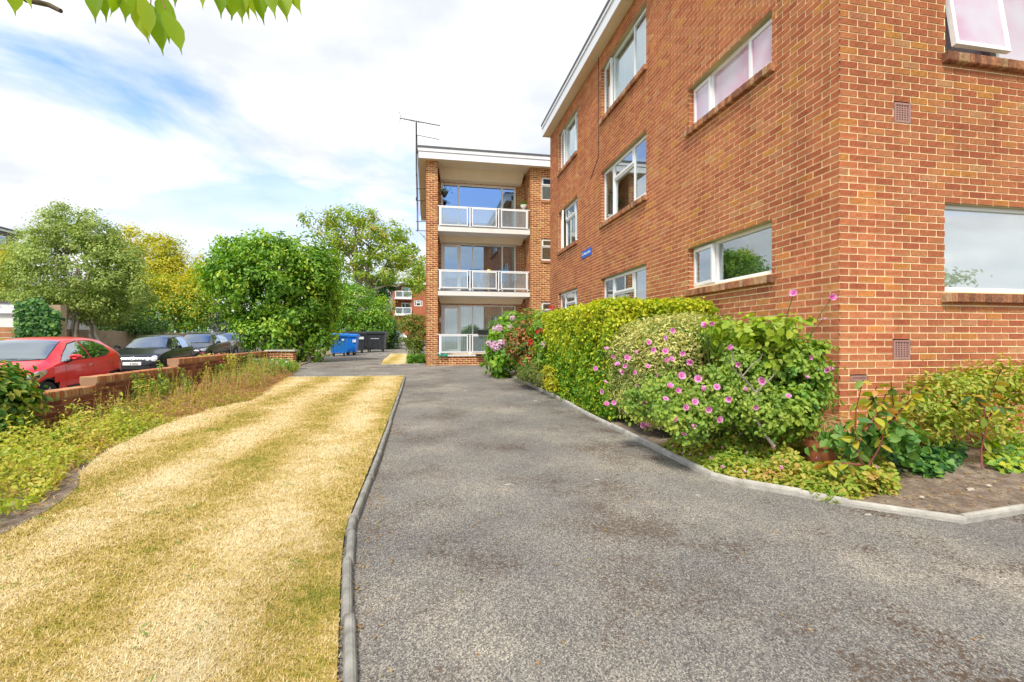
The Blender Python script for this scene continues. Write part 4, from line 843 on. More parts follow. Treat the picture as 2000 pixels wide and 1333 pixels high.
    for a in sp['ax']:
        for s in (-1, 1):
            w0 = float(np.interp(a, sp['x'], sp['w'])); r_ = sp['wr']; yc = s * (w0 - .10); wo = mesh('wheel', MB().lathe([(r_ * .62, -.09), (r_ * .95, -.095), (r_, -.06), (r_, .06), (r_ * .95, .095), (r_ * .62, .09)], (a, yc, r_), 26, axis='y'), mRubber, root, smooth=True, local=True)
            mb = MB(); mb.lathe([(.02, s * .07), (r_ * .2, s * .075), (r_ * .25, s * .05), (r_ * .5, s * .03), (r_ * .66, s * .085)], (a, yc, r_), 20, axis='y')
            for j in range(5):
                an = j * 2 * math.pi / 5; mb.tube([(a + .06 * math.cos(an), yc + s * .075, r_ + .06 * math.sin(an)), (a + r_ * .64 * math.cos(an), yc + s * .085, r_ + r_ * .64 * math.sin(an))], .022, 5)
            mesh('rim', mb, mSteel, wo, local=True)
            mb = MB(); R2 = r_ + .05; ring_ = []
            for j in range(17):
                an = math.pi * (-.06 + 1.12 * j / 16)
                for (rr, yy) in ((R2 - .004, .035), (R2 + .02, .02), (R2 + .02, -.03), (R2 - .004, -.20)): ring_.append((a + rr * math.cos(an), s * (w0 - .012 + yy * .5) if yy > -.1 else s * (w0 + yy - .1), r_ + rr * math.sin(an)))
            mb.add(ring_, [(j * 4 + t, j * 4 + t + 1, j * 4 + t + 5, j * 4 + t + 4) for j in range(16) for t in range(3)]); mesh('wheel_arch', mb, mTrim, root, local=True)
    b_ = sp['belt']; cab = MB(); cab.box(wx0 - .1, sp['L'] - .55, -.72, .72, .35, .42); cab.hexa([(wx0 - .05, -.66, .42), (wx0 + .45, -.66, .42), (wx0 + .45, .66, .42), (wx0 - .05, .66, .42), (wx0 + .12, -.6, b_ - .02), (wx0 + .42, -.6, b_ - .06), (wx0 + .42, .6, b_ - .06), (wx0 + .12, .6, b_ - .02)]); cab.box(sp['L'] - .9, sp['L'] - .6, -.68, .68, .42, b_ - .05); mesh('cabin', cab, mTrim, root, local=True)
    for sx_, n_s in ((2.0, 2), (2.9, 2)):
        for s in (-1, 1):
            xs_, ys_ = sx_ * sp['L'] / 4.06, s * .36; st_ = MB(); st_.box(xs_ - .5, xs_, ys_ - .24, ys_ + .24, .42, .60); st_.hexa([(xs_ - .06, ys_ - .24, .6), (xs_ + .08, ys_ - .24, .6), (xs_ + .08, ys_ + .24, .6), (xs_ - .06, ys_ + .24, .6), (xs_ + .12, ys_ - .19, b_ + .14), (xs_ + .22, ys_ - .19, b_ + .14), (xs_ + .22, ys_ + .19, b_ + .14), (xs_ + .12, ys_ + .19, b_ + .14)]); st_.box(xs_ + .13, xs_ + .22, ys_ - .12, ys_ + .12, b_ + .17, b_ + .33); mesh('seat', st_, mSeat, root, local=True)
    whl = []
    for i in range(15): an = 2 * math.pi * i / 14; whl.append((wx0 + .55 + .08 * math.sin(an), .36 + .18 * math.cos(an), b_ - .02 + .16 * math.sin(an)))
    mesh('steering_wheel', MB().tube(whl, .014, 5, cap=False), mTrim, root, local=True)
    mesh('rear_view_mirror', MB().box(wx1 - .22, wx1 - .19, -.12, .12, float(np.interp(wx1 - .2, sp['x'], sp['zt'])) - .17, float(np.interp(wx1 - .2, sp['x'], sp['zt'])) - .10), mSlab, root, local=True)
    mesh('underbody', MB().box(.35, sp['L'] - .35, -.62, .62, .17, .5), mTrim, root, local=True)
    if front: front(root, bo, decal, sp)
    for s in (-1, 1):
        yb = s * .18 - .15; 
        if not simple: decal('wiper', [(yb - .25, x0 + .055), (yb + .25, x0 + .045)], [(yb - .25, x0 + .07), (yb + .25, x0 + .058)], 'z', mTrim, .018, 1, ws, 4)
    return root
def f_red(root, bo, decal, sp):
    decal('grille', [(-.42, .52), (0, .50), (.42, .52)], [(-.40, .59), (0, .60), (.40, .59)], 'x', mTrim, .006); decal('lower_grille', [(-.5, .28), (.5, .28)], [(-.45, .42), (.45, .42)], 'x', mTrim, .006)
    decal('number_plate', [(-.26, .40), (.26, .40)], [(-.26, .51), (.26, .51)], 'x', mPlate, .02)
    for ax in ('-y', '+y'):
        decal('lamp_inner', [(.20, .625), (.4, .645), (.6, .71)], [(.22, .68), (.4, .705), (.6, .765)], ax, mTrim, .010)
        for xx, zz_ in ((.28, .66), (.42, .685)): decal('lamp_reflector', [(xx - .045, zz_ - .025), (xx + .045, zz_ - .015)], [(xx - .045, zz_ + .03), (xx + .045, zz_ + .035)], ax, mChrome, .014, 2)
        decal('side_marker', [(1.40, .40), (3.1, .42)], [(1.40, .46), (3.1, .48)], ax, mTrim, .008, 1)
    mesh('aerial', MB().tube([(2.95, 0, 1.43), (3.15, 0, 1.60)], .006, 5), mTrim, root, local=True)
def f_polo(root, bo, decal, sp):
    decal('grille', [(-.38, .60), (0, .59), (.38, .60)], [(-.38, .68), (0, .69), (.38, .68)], 'x', mTrim, .008)
    for zz_ in (.615, .64, .665): decal('grille_bar', [(-.37, zz_), (.37, zz_)], [(-.37, zz_ + .008), (.37, zz_ + .008)], 'x', mChrome, .016, 1)
    decal('lower_grille', [(-.5, .30), (.5, .30)], [(-.5, .40), (.5, .40)], 'x', mTrim, .006)
    pl = decal('number_plate', [(-.26, .435), (.26, .435)], [(-.26, .54), (.26, .54)], 'x', mPlate, .02)
    text_mesh('plate_lettering', '5 NXU', .095, mPlateT, pl, (-.028, -.055, .487), (R(90), 0, R(-90)), .001, sx=.82)
    def disc(nm, y, z_, r_, mat, off, ax='x', n=16):
        return decal(nm, [(y + r_ * math.cos(math.pi + math.pi * i / n), z_ + r_ * math.sin(math.pi + math.pi * i / n)) for i in range(n + 1)], [(y - r_ * math.cos(math.pi * i / n), z_ + r_ * math.sin(math.pi * i / n)) for i in range(n + 1)], ax, mat, off, 4, sub=1)
    for s in (-1, 1):
        h = disc('headlight', s * .60, .655, .095, mLens, .012); disc('lamp_reflector', s * .60, .655, .06, mChrome, .018); disc('small_headlight', s * .43, .635, .062, mLens, .012)
    e_ = disc('badge', 0, .645, .062, mChrome, .024); disc('badge_field', 0, .645, .052, mPlateT, .027)
    x = -.012; st = lambda pts: MB().tube([(x - .028, y, .645 + z_) for y, z_ in pts], .0045, 4)
    fx = None
    # the V over the W
    for pts in ([(-.022, .044), (0, .006), (.022, .044)], [(-.044, .024), (-.022, -.040), (0, -.004), (.022, -.040), (.044, .024)]):
        lo = [(y - .004, .645 + z_ - .004) for y, z_ in pts]; hi = [(y + .004, .645 + z_ + .004) for y, z_ in pts]; decal('emblem', [(a, b) for a, b in lo], hi, 'x', mChrome, .031, 1, e_, 3)
def f_suv(root, bo, decal, sp):
    decal('grille', [(-.45, .70), (.45, .70)], [(-.5, .84), (.5, .84)], 'x', mTrim, .008); decal('number_plate', [(-.26, .52), (.26, .52)], [(-.26, .63), (.26, .63)], 'x', mPlate, .02); decal('lower_grille', [(-.55, .34), (.55, .34)], [(-.5, .46), (.5, .46)], 'x', mTrim, .006)
    for ax in ('-y', '+y'): decal('lamp_reflector', [(.2, .79), (.36, .81)], [(.2, .85), (.36, .87)], ax, mChrome, .014, 2)
def f_suvr(root, bo, decal, sp):
    f_suv(root, bo, decal, sp)
    for s in (-1, 1): mesh('roof_rail', MB().tube([(2.05, s * .56, 1.53), (2.15, s * .57, 1.61), (3.4, s * .55, 1.62), (3.55, s * .54, 1.55)], .017, 6), mSteel, root, local=True)
    for x in (2.35, 3.2): mesh('cross_bar', MB().box(x - .04, x + .04, -.68, .68, 1.63, 1.665), mSteel, root, local=True)
RD = (-.25, .968)
car('parked_car', 'bright red hatchback parked beyond the low garden wall', 0, 0, 0, (-.13, .99), HATCH, mCarRed, f_red, (-7.9, 9.5))
car('parked_car', 'dark grey round-lamped hatchback with a part-hidden white number plate', 0, 0, 0, (-.15, .989), POLO, mCarGrey, f_polo, (-9.85, 17.9))
car('parked_car', 'black car with silver roof bars parked behind the dark grey hatchback', 0, 0, 0, (-.08, .997), SUV, mCarBlack, f_suvr, (-11.2, 24.1))
car('parked_car', 'bronze grey people carrier beside the big leafy hedge', 0, 0, 0, (-.06, .998), SUV, mCarBronze, f_suv, (-12.7, 31.2))
car('far_car', 'white car in the distant car park beyond the bins', 0, 0, 0, (-.55, .84), HATCH, mCarWhite, None, (-2.9, 62), True)
car('far_car', 'silver car in the distant car park in front of the white car', 0, 0, 0, (-.5, .86), HATCH, mCarSilver, None, (-3.6, 56), True)

# ------------------------------------------------------------------ bins
mBinBlue = M('bin_blue', (.012, .20, .70), .42, .08, 4); mBinBlack = M('bin_black', (.03, .034, .042), .5, .15, 4); mLbl = M('bin_label', (.7, .72, .74), .6)
def wheelie(label, c, rz, w_, d_, h, mat, kind, group):
    t = thing('wheeled_bin', label, 'bin', c, group, rz); z0 = .20
    def tb(x0, x1, y0, y1, z_, ins): return [(x0 + ins, y0 + ins, z_), (x1 - ins, y0 + ins, z_), (x1 - ins, y1 - ins, z_), (x0 + ins, y1 - ins, z_)]
    X, Y = w_ / 2, d_ / 2; mb = MB(); mb.hexa(tb(-X, X, -Y, Y, z0, .09) + tb(-X, X, -Y, Y, h - .16, .02)); mb.hexa(tb(-X, X, -Y, Y, h - .21, -.015) + tb(-X, X, -Y, Y, h - .155, -.02)); bo = mesh('body', mb, mat, t, local=True)
    for i in range(4):
        x = -X + .2 + i * (w_ - .4) / 3; m2 = MB(); m2.hexa([(x - .02, -Y + .075, z0 + .05), (x + .02, -Y + .075, z0 + .05), (x + .02, -Y + .12, z0 + .05), (x - .02, -Y + .12, z0 + .05), (x - .02, -Y + .0, h - .25), (x + .02, -Y + .0, h - .25), (x + .02, -Y + .06, h - .25), (x - .02, -Y + .06, h - .25)]); mesh('rib', m2, mat, bo, local=True)
    mb = MB(); k = 8; vs = []
    for i in range(k + 1):
        yy = -Y - .04 + (d_ + .08) * i / k; zz_ = h - .14 + .14 * math.sin(math.pi * (.18 + .64 * i / k)); vs += [(-X - .03, yy, zz_), (X + .03, yy, zz_), (X + .03, yy, h - .165), (-X - .03, yy, h - .165)]
    mb.add(vs, [(4 * i + a, 4 * i + (a + 1) % 4, 4 * i + 4 + (a + 1) % 4, 4 * i + 4 + a) for i in range(k) for a in range(4)] + [(0, 1, 2, 3), (4 * k + 3, 4 * k + 2, 4 * k + 1, 4 * k)]); mesh('lid', mb, mat, t, smooth=False, local=True)
    for sx in (-1, 1):
        for sy in (-1, 1):
            p = (sx * (X - .22), sy * (Y - .2)); wo = mesh('castor', MB().lathe([(0, -.03), (.09, -.03), (.10, 0), (.09, .03), (0, .03)], (p[0], p[1], .10), 14, axis='x'), mRubber, t, local=True); mesh('fork', MB().box(p[0] - .05, p[0] + .05, p[1] - .03, p[1] + .05, .12, z0 + .02), mSteel, wo, local=True)
    if kind == 'lock':
        mesh('lock', MB().box(-X * .1, X * .1, -Y - .06, -Y + .01, h - .34, h - .17), mBlackP, t, local=True)
        mesh('sticker', MB().box(X * .35, X * .6, -Y - .004, -Y + .03, h - .42, h - .32), mLbl, t, local=True)
    elif kind == 'label': mesh('sticker', MB().box(X * .45, X * .92, -Y - .004, -Y + .03, h - .50, h - .34), mLbl, t, local=True)
    else:
        for i in range(9): mesh('lettering', MB().box(-X * .38 + i * X * .09, -X * .38 + i * X * .09 + X * .065, -Y + .005, -Y + .05, h - .53, h - .485), mLbl, t, local=True)
    return t
pb = [G(668, 697), G(692, 695)]
def binat(px, py): p = G(px, py); return p
wheelie('blue four-wheeled recycling bin with a black lock, beside the hedge', binat(659, 697) + Vector((0, .5, 0)), .10, .98, .78, 1.30, mBinBlue, 'lock', None)
wheelie('blue four-wheeled bin half hidden behind the locked blue bin', binat(681, 695.2) + Vector((0, .9, 0)), -.1, .80, .76, 1.27, mBinBlue, 'label', None)
wheelie('black four-wheeled bin with a white sticker behind the blue bins', binat(697, 690.5) + Vector((-.2, .6, 0)), .02, 1.30, 1.0, 1.40, mBinBlack, 'label', None)
wheelie('black four-wheeled bin with a line of white lettering', binat(733, 688) + Vector((0, .5, 0)), -.08, 1.36, 1.05, 1.42, mBinBlack, 'text', None)

# ------------------------------------------------------------------ across the road: fence, garage, boundary wall, houses
def plank_fence():
    A, B = D(-60, 640, 16.2), D(36, 640, 16.8); d = B - A; d.z = 0; L = d.length; u = d / L; n = Vector((u.y, -u.x, 0)); zb = roadz(0, A.y) ; t = thing('plank_fence', 'orange brown horizontal plank fence across the road', 'fence', (A.x, A.y, zb)); fr = frame((A.x, A.y, 0), u, n)
    for i in range(9): mesh('plank', MB().fbox(fr, 0, L, zb + .06 + i * .19, zb + .06 + i * .19 + .178, -.012, .012 + .004 * (i % 2), random.random()), mWood, t)
    for s in (0, L * .5, L): mesh('post', MB().fbox(fr, s - .05, s + .05, zb - .1, zb + 1.85, -.09, -.012), mWood, t)
plank_fence()
gA = D(-90, 640, 18.5); gB = D(40, 640, 18.9); zr = roadz(0, 18)
gar = thing('garage', 'low pale flat-roofed garage behind the plank fence', 'garage', (gA.x, gA.y, zr)); h0 = D(0, 612, 18.5).z; h1 = D(0, 592, 18.5).z
mesh('wall', MB().box(gA.x, gB.x, gA.y, gA.y + 4, zr - .1, h0), mSlab, gar); mesh('fascia', MB().box(gA.x - .1, gB.x + .1, gA.y - .12, gA.y + 4.1, h0 + .002, h1), mFascia, gar); mesh('roof', MB().box(gA.x - .15, gB.x + .15, gA.y - .16, gA.y + 4.2, h1 + .001, h1 + .08), mFlash, gar)
mb = MB(); A = D(36, 640, 17.0); B = D(418, 640, 37.0); u = (B - A); u.z = 0; L = u.length; u /= L; n = Vector((u.y, -u.x, 0)); fr = frame((A.x, A.y, 0), u, n); mBeige = mortarmat('beige_render', (.42, .31, .2))
mb.fbox(fr, 0, L, zr - .3, zr + 1.75, -.12, .1); bw_ = tag(mesh('boundary_wall', mb, mBeige, org=(A.x, A.y, zr)), 'beige rendered boundary wall behind the tree trunks across the road', 'wall')
# yellow bin at the frame edge
yb = D(2, 668, 14.8); yz = roadz(0, yb.y); t = thing('grit_bin', 'yellow grit bin standing before the plank fence', 'bin', (yb.x, yb.y, yz)); mYel = M('yellow_plastic', (.72, .55, .06), .5)
mesh('body', MB().hexa([(yb.x - .4, yb.y - .25, yz), (yb.x + .1, yb.y - .25, yz), (yb.x + .1, yb.y + .25, yz), (yb.x - .4, yb.y + .25, yz), (yb.x - .45, yb.y - .3, yz + 1.2), (yb.x + .13, yb.y - .3, yz + 1.2), (yb.x + .13, yb.y + .3, yz + 1.2), (yb.x - .45, yb.y + .3, yz + 1.2)]), mYel, t)
mesh('lid', MB().hexa([(yb.x - .48, yb.y - .33, yz + 1.2), (yb.x + .16, yb.y - .33, yz + 1.2), (yb.x + .16, yb.y + .33, yz + 1.2), (yb.x - .48, yb.y + .33, yz + 1.2), (yb.x - .4, yb.y - .26, yz + 1.34), (yb.x + .1, yb.y - .26, yz + 1.34), (yb.x + .1, yb.y + .26, yz + 1.34), (yb.x - .4, yb.y + .26, yz + 1.34)]), mYel, t)
# house on the far left
hz = 46.; p0 = D(-70, 470, hz); p1 = D(36, 470, hz + 6); hh = thing('tile_hung_house', 'grey tile-hung house with a white window showing over the trees', 'house', (p0.x, p0.y, gz(46) - .3))
u = (p1 - p0); u.z = 0; L = u.length; u /= L; n = Vector((u.y, -u.x, 0)); fr = frame((p0.x, p0.y, 0), u, n); ztp = D(0, 452, hz + 4).z; mTile = M('hung_tile', (.16, .13, .14), .8, .2, 8, .3)
mesh('wall', MB().fbox(fr, 0, L, -.3, ztp, -7, 0), mTile, hh); mesh('fascia', MB().fbox(fr, -.2, L + .2, ztp + .002, ztp + .22, -7.2, .25), mFascia, hh); mesh('roof', MB().fbox(fr, -.3, L + .3, ztp + .2205, ztp + .4, -7.3, .33), mFlash, hh)
window(hh, fr, L - 4.3, L - 1.6, ztp - 2.0, ztp - .5, [(.5, 'fix'), (.5, 'fix')], mGlassSkyTint, rec=-.07, fw=.12)

# far block seen past the bins
b3 = thing('far_block', 'distant red brick block with two small white balconies beyond the car park', 'building', (D(767, 640, 78).x, D(767, 640, 78).y, gz(75)))
q = 78.; xL = onY(75, 767, 600).x; fr3 = frame((xL, 75, 0), (1, 0, 0), (0, -1, 0)); zT = onY(75, 767, 556).z; Zs = lambda py: onY(75, 790, py).z; Xs = lambda px: onY(75, px, 600).x - xL
mFarBrick = brickmat('far_brick', [(0, (.42, .13, .07)), (1, (.52, .18, .09))], .2)
rec = [(Xs(772), Xs(802), Zs(582), Zs(556)), (Xs(772), Xs(802), Zs(614), Zs(587))]; wi = [(Xs(809), Xs(824), Zs(567), Zs(555.5)), (Xs(809), Xs(825), Zs(598), Zs(586.5))]
mb = MB(); backing(mb, fr3, 14, .5, zT, rec + wi, .9); mb.fbox(fr3, 0, .01, .5, zT, -9, -.02); mesh('wall', mb, mFarBrick, b3); mesh('inner_wall', MB().fbox(fr3, .2, 13.9, .5, zT - .02, -9, -1.05), mFarBrick, b3)
mesh('roof', MB().fbox(fr3, -.5, 14, zT + .002, zT + .35, -9, .5), mFascia, b3)
for (a, b, c, d) in rec:
    mesh('balcony_slab', MB().fbox(fr3, a - .1, b + .2, c - .25, c, -.9, .35), mSlab, b3); m2 = MB(); ring(m2, fr3, a, b + .15, c + .01, c + 1.05, .12, .28, .33); m2.fbox(fr3, (a + b) / 2 - .05, (a + b) / 2 + .07, c + .13, c + .93, .28, .33); ra = mesh('railing', m2, mWhite, b3); mesh('glass_panel', MB().fbox(fr3, a + .1, b, c + .1, c + .95, .295, .31), mGlassFrost, ra)
    window(b3, fr3, a + .9, b - .02, c + .02, d - .3, [(.4, 'fix'), (.6, 'fix')], mGlassSkyTint, rec=.92, fw=.12)
for (a, b, c, d) in wi: window(b3, fr3, a, b, c, d, [(.25, 'fix'), (.5, 'split', .4), (.25, 'fix')], mGlassSkyTint, rec=.05, fw=.12)
hx = onY(68, 752, 600).x; rh = thing('roofed_house', 'grey tiled roof of a house beside the distant brick block', 'house', (hx, 80, gz(75))); zt_ = onY(80, 760, 590).z
mesh('wall', MB().box(hx - 6, hx + 1.4, 82, 90, gz(75), zt_ - 1.5), mFarBrick, rh); mesh('roof', MB().add([(hx - 6.4, 81.6, zt_ - 1.5), (hx + 1.6, 81.6, zt_ - 1.5), (hx + 1.6, 90.4, zt_ - 1.5), (hx - 6.4, 90.4, zt_ - 1.5), (hx - 6.4, 86, zt_ + 2.4), (hx + 1.6, 86, zt_ + 2.4)], [(0, 1, 5, 4), (2, 3, 4, 5), (1, 2, 5), (3, 0, 4), (3, 2, 1, 0)]), M('grey_tile', (.22, .18, .18), .85, .2, 3), rh)
# ------------------------------------------------------------------ foliage tools
def nrm(a): return a / np.maximum(np.linalg.norm(a, axis=-1, keepdims=True), 1e-9)
def leaves(rng, P, Nn, size, asp=.55, rnd=None, hexa=False, droop=.35, var=.35, fold=.18):
    n = len(P); Nn = nrm(Nn); t = rng.normal(0, 1, (n, 3)); t[:, 2] -= droop * 2; ax = nrm(t - (t * Nn).sum(1, keepdims=True) * Nn); sd_ = np.cross(ax, Nn)
    L = (size * (1 + var * rng.uniform(-1, 1, n)))[:, None]; Wd = L * asp
    if hexa:
        V = np.stack([P, P + ax * L * .28 + sd_ * Wd * .42 + Nn * fold * Wd, P + ax * L * .68 + sd_ * Wd * .40 + Nn * fold * Wd * .8, P + ax * L - Nn * L * .12, P + ax * L * .68 - sd_ * Wd * .40 + Nn * fold * Wd * .8, P + ax * L * .28 - sd_ * Wd * .42 + Nn * fold * Wd], 1)
        b = (np.arange(n) * 6)[:, None]; Q = np.concatenate([b + np.array([0, 1, 2, 3]), b + np.array([0, 3, 4, 5])], 1).reshape(-1, 4); k = 2; nv = 6
    else:
        V = np.stack([P, P + ax * L * .48 + sd_ * Wd * .5 + Nn * fold * Wd, P + ax * L, P + ax * L * .48 - sd_ * Wd * .5 + Nn * fold * Wd], 1)
        Q = (np.arange(n) * 4)[:, None] + np.arange(4); k = 1
    r = rng.random(n) if rnd is None else rnd
    return V.reshape(-1, 3), Q, np.repeat(np.clip(r, 0, 1), k)
def clumps(rng, lobes, ncl, rc, n, fill=.55, flat=.75):
    Lb = np.array([list(c) + list(r) for c, r in lobes]); wgt = Lb[:, 3] * Lb[:, 5] + .1 * Lb[:, 4]; li = rng.choice(len(Lb), ncl, p=wgt / wgt.sum())
    d = nrm(rng.normal(0, 1, (ncl, 3))); rad = (fill + (1 - fill) * rng.random(ncl) ** .55)[:, None]; C = Lb[li, :3] + d * rad * Lb[li, 3:]
    size = rng.uniform(.55, 1.35, ncl); ci = rng.integers(0, ncl, n); off = rng.normal(0, 1, (n, 3)) * rc * size[ci][:, None] * np.array([1, 1, flat]); P = C[ci] + off
    out_ = nrm((P - Lb[li[ci], :3]) / Lb[li[ci], 3:]); Nn = out_ * .7 + nrm(off) * .35 + np.array([0, 0, .45]) + rng.normal(0, .42, (n, 3))
    cr = rng.random(ncl); rnd = .55 * cr[ci] + .45 * rng.random(n)
    return P, Nn, rnd, C
def plob(*L): return [((D(px, py, z)[:]), (rx * z / F, (rest[0] if rest else .9 * rx * z / F), ry * z / F)) for (px, py, rx, ry, z, *rest) in L]
def rbox(rng, n, c, half, rr, depth, amp=.06, fr_=2.2, bottom=False):
    c, h = np.array(c, float), np.array(half, float); ar = np.array([h[1] * h[2], h[1] * h[2], h[0] * h[2], h[0] * h[2], h[0] * h[1], h[0] * h[1] * (.3 if bottom else 0)]); f = rng.choice(6, n, p=ar / ar.sum()); p = rng.uniform(-1, 1, (n, 3)) * h
    for k, (a, s) in enumerate(((0, 1), (0, -1), (1, 1), (1, -1), (2, 1), (2, -1))): p[f == k, a] = s * h[a]
    inn = np.clip(p, -(h - rr), h - rr); d = p - inn; Nn = nrm(d); p = inn + rr * Nn
    q = p + c; bump = amp * (np.sin(q[:, 0] * fr_ * 2.3 + q[:, 2] * 3.1) * np.sin(q[:, 1] * fr_ * 1.7 + 1.3) + .7 * np.sin(q[:, 1] * fr_ * 4.1 + q[:, 2] * fr_ * 3.3 + q[:, 0] * 5) + .5 * np.sin(q[:, 0] * 9 + q[:, 1] * 11 + q[:, 2] * 8))
    p = p + Nn * (bump - depth * rng.random(n) ** 1.6)[:, None] + rng.normal(0, .012, (n, 3)); return p + c, Nn
def lf(name, *cols, **k): return leafmat(name, [(i / (len(cols) - 1), c) for i, c in enumerate(cols)], **k)
mLfLime = lf('leaf_lime', (.05, .14, .02), (.12, .27, .03), (.22, .43, .045), (.36, .55, .06), (.60, .62, .09)); mLfOak = lf('leaf_greygreen', (.11, .18, .035), (.21, .30, .06), (.34, .44, .10), (.45, .54, .15), (.55, .60, .18)); mLfYel = lf('leaf_yellow', (.18, .30, .025), (.36, .42, .03), (.55, .52, .035), (.64, .55, .04), (.52, .47, .05))
mLfGreen = lf('leaf_green', (0.0512, 0.124, 0.0232), (0.102, 0.248, 0.031), (0.171, 0.372, 0.0465), (0.307, 0.496, 0.0775)); mLfDark = lf('leaf_dark', (0.0248, 0.0675, 0.018), (0.0495, 0.12, 0.027), (0.0908, 0.18, 0.0375), (0.165, 0.285, 0.06)); mLfAiry = lf('leaf_airy', (.15, .29, .025), (.25, .41, .035), (.35, .48, .05), (.44, .46, .07), (.50, .28, .11))
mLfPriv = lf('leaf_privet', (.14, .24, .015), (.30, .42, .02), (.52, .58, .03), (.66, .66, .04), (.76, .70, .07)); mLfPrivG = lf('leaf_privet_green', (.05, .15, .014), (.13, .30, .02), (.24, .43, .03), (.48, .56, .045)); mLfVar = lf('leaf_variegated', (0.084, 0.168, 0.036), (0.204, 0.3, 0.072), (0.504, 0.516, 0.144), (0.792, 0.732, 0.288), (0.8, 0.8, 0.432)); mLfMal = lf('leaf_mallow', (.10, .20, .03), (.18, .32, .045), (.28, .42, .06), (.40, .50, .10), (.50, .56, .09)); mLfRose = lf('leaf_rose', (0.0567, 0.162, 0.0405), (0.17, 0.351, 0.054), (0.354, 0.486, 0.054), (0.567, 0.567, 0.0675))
mLfGer = lf('leaf_geranium', (0.0875, 0.188, 0.025), (0.2, 0.338, 0.0375), (0.375, 0.45, 0.0625), (0.525, 0.45, 0.0875), (0.525, 0.275, 0.112)); mLfBord = lf('leaf_border', (0.156, 0.264, 0.024), (0.336, 0.42, 0.036), (0.504, 0.528, 0.06), (0.6, 0.504, 0.096), (0.552, 0.336, 0.12)); mLfDry = lf('leaf_dry', (.28, .22, .05), (.46, .32, .10), (.50, .30, .13), (.42, .22, .10), (.55, .44, .22)); mLfIvy = lf('leaf_ivy', (0.0231, 0.098, 0.0252), (0.0462, 0.154, 0.035), (0.0924, 0.238, 0.049), (0.216, 0.392, 0.07)); mLfHyd = lf('leaf_hydrangea', (0.0709, 0.189, 0.0243), (0.142, 0.324, 0.0338), (0.255, 0.446, 0.0473), (0.397, 0.54, 0.0675)); mLfPho = lf('leaf_photinia', (0.06, 0.144, 0.024), (0.12, 0.204, 0.036), (0.408, 0.192, 0.072), (0.6, 0.24, 0.12), (0.552, 0.132, 0.072))
mLfCot = lf('leaf_cotinus', (0.0956, 0.221, 0.078), (0.232, 0.325, 0.052), (0.491, 0.494, 0.052), (0.573, 0.442, 0.065), (0.614, 0.26, 0.065)); mLfCherry = lf('leaf_cherry', (.20, .36, .02), (.30, .46, .03), (.42, .52, .04), trans=.62, spec=.3); mPink = leafmat('petal_pink', [(0, (.60, .05, .32)), (.35, (.76, .24, .55)), (.7, (.80, .38, .66)), (1, (.87, .62, .78))], .3, .6); mHydF = leafmat('petal_hydrangea', [(0, (.72, .40, .58)), (.5, (.80, .55, .74)), (1, (.86, .72, .82))], .3, .7); mRed = leafmat('petal_red', [(0, (.35, .004, .008)), (1, (.72, .015, .02))], .25, .6); mDaisy = leafmat('petal_white', [(0, (.65, .5, .08)), (.2, (.82, .82, .78)), (1, (.88, .88, .86))], .3, .7)
mLfGrass = lf('blade_green', (.08, .20, .02), (.16, .32, .03), (.30, .42, .05))
def branches(mb, base, targets, r0, rng, wob=.12, k=6, tip=.25):
    base = Vector(base)
    for t in targets:
        t = Vector(t); L = (t - base).length; pts = []
        for i in range(7):
            f = i / 6; p = base.lerp(t, f); p.z = base.z + (t.z - base.z) * (f ** .8); s = math.sin(f * math.pi) * wob * L
            pts.append(p + Vector((rng.normal() * s * .6, rng.normal() * s * .6, rng.normal() * s * .3)))
        pts[0] = base; mb.tube(pts, [r0 * (1 - (1 - tip) * i / 6) for i in range(7)], k)
def tree(name, label, cat, base, lobes, mat, ncl, rc, n, size, seed, bark=None, r0=.14, stems=None, group=None, fill=.55, asp=.55, hexa=False, twigs=0, fork=.35, mat2=None, split=None):
    rng = np.random.default_rng(seed); base = Vector(base); t = thing(name, label, cat, base, group)
    P, Nn, rnd, C = clumps(rng, lobes, ncl, rc, n, fill)
    V, Q, r = leaves(rng, P, Nn, size, asp, rnd, hexa)
    if mat2 is None: fast('crown', V, Q, r, mat, t)
    else:
        k = 2 if hexa else 1; msk = np.repeat(split(P, rng), k)
        for mm, nm in ((msk, mat2), (~msk, mat)):
            q = Q[mm]; u, inv = np.unique(q, return_inverse=True); fast('crown', V[u], inv.reshape(-1, 4), r[mm], nm, t)
    mb = MB(); cs = [Vector(c) for c, _ in lobes]; ctr = sum(cs, Vector()) / len(cs); lowz = min(c[2] - rr[2] for c, rr in lobes)
    for s in (stems or [(0, 0)]):
        b = base + Vector((s[0], s[1], -.05)); top = Vector((b.x + (ctr.x - b.x) * fork, b.y + (ctr.y - b.y) * fork, max(lowz + .1, base.z + (ctr.z - base.z) * fork)))
        branches(mb, b, [top], r0, rng, .04, 8, .7); tg = [cs[i] for i in rng.permutation(len(cs))[:max(2, len(cs) // len(stems or [1]))]]
        branches(mb, top, tg, r0 * .62, rng, .10)
        if twigs:
            for c in tg:
                near = C[np.argsort(((C - np.array(c)) ** 2).sum(1))[:twigs]]; branches(mb, top.lerp(c, .65), [Vector(x) for x in near], r0 * .22, rng, .12, 5, .3)
    mesh('trunk', mb, bark or mBark, t, smooth=True); return t
def rz_(p): return Vector((p.x, p.y, roadz(p.x, p.y)))
def gb(p): return Vector((p.x, p.y, gz(p.y)))

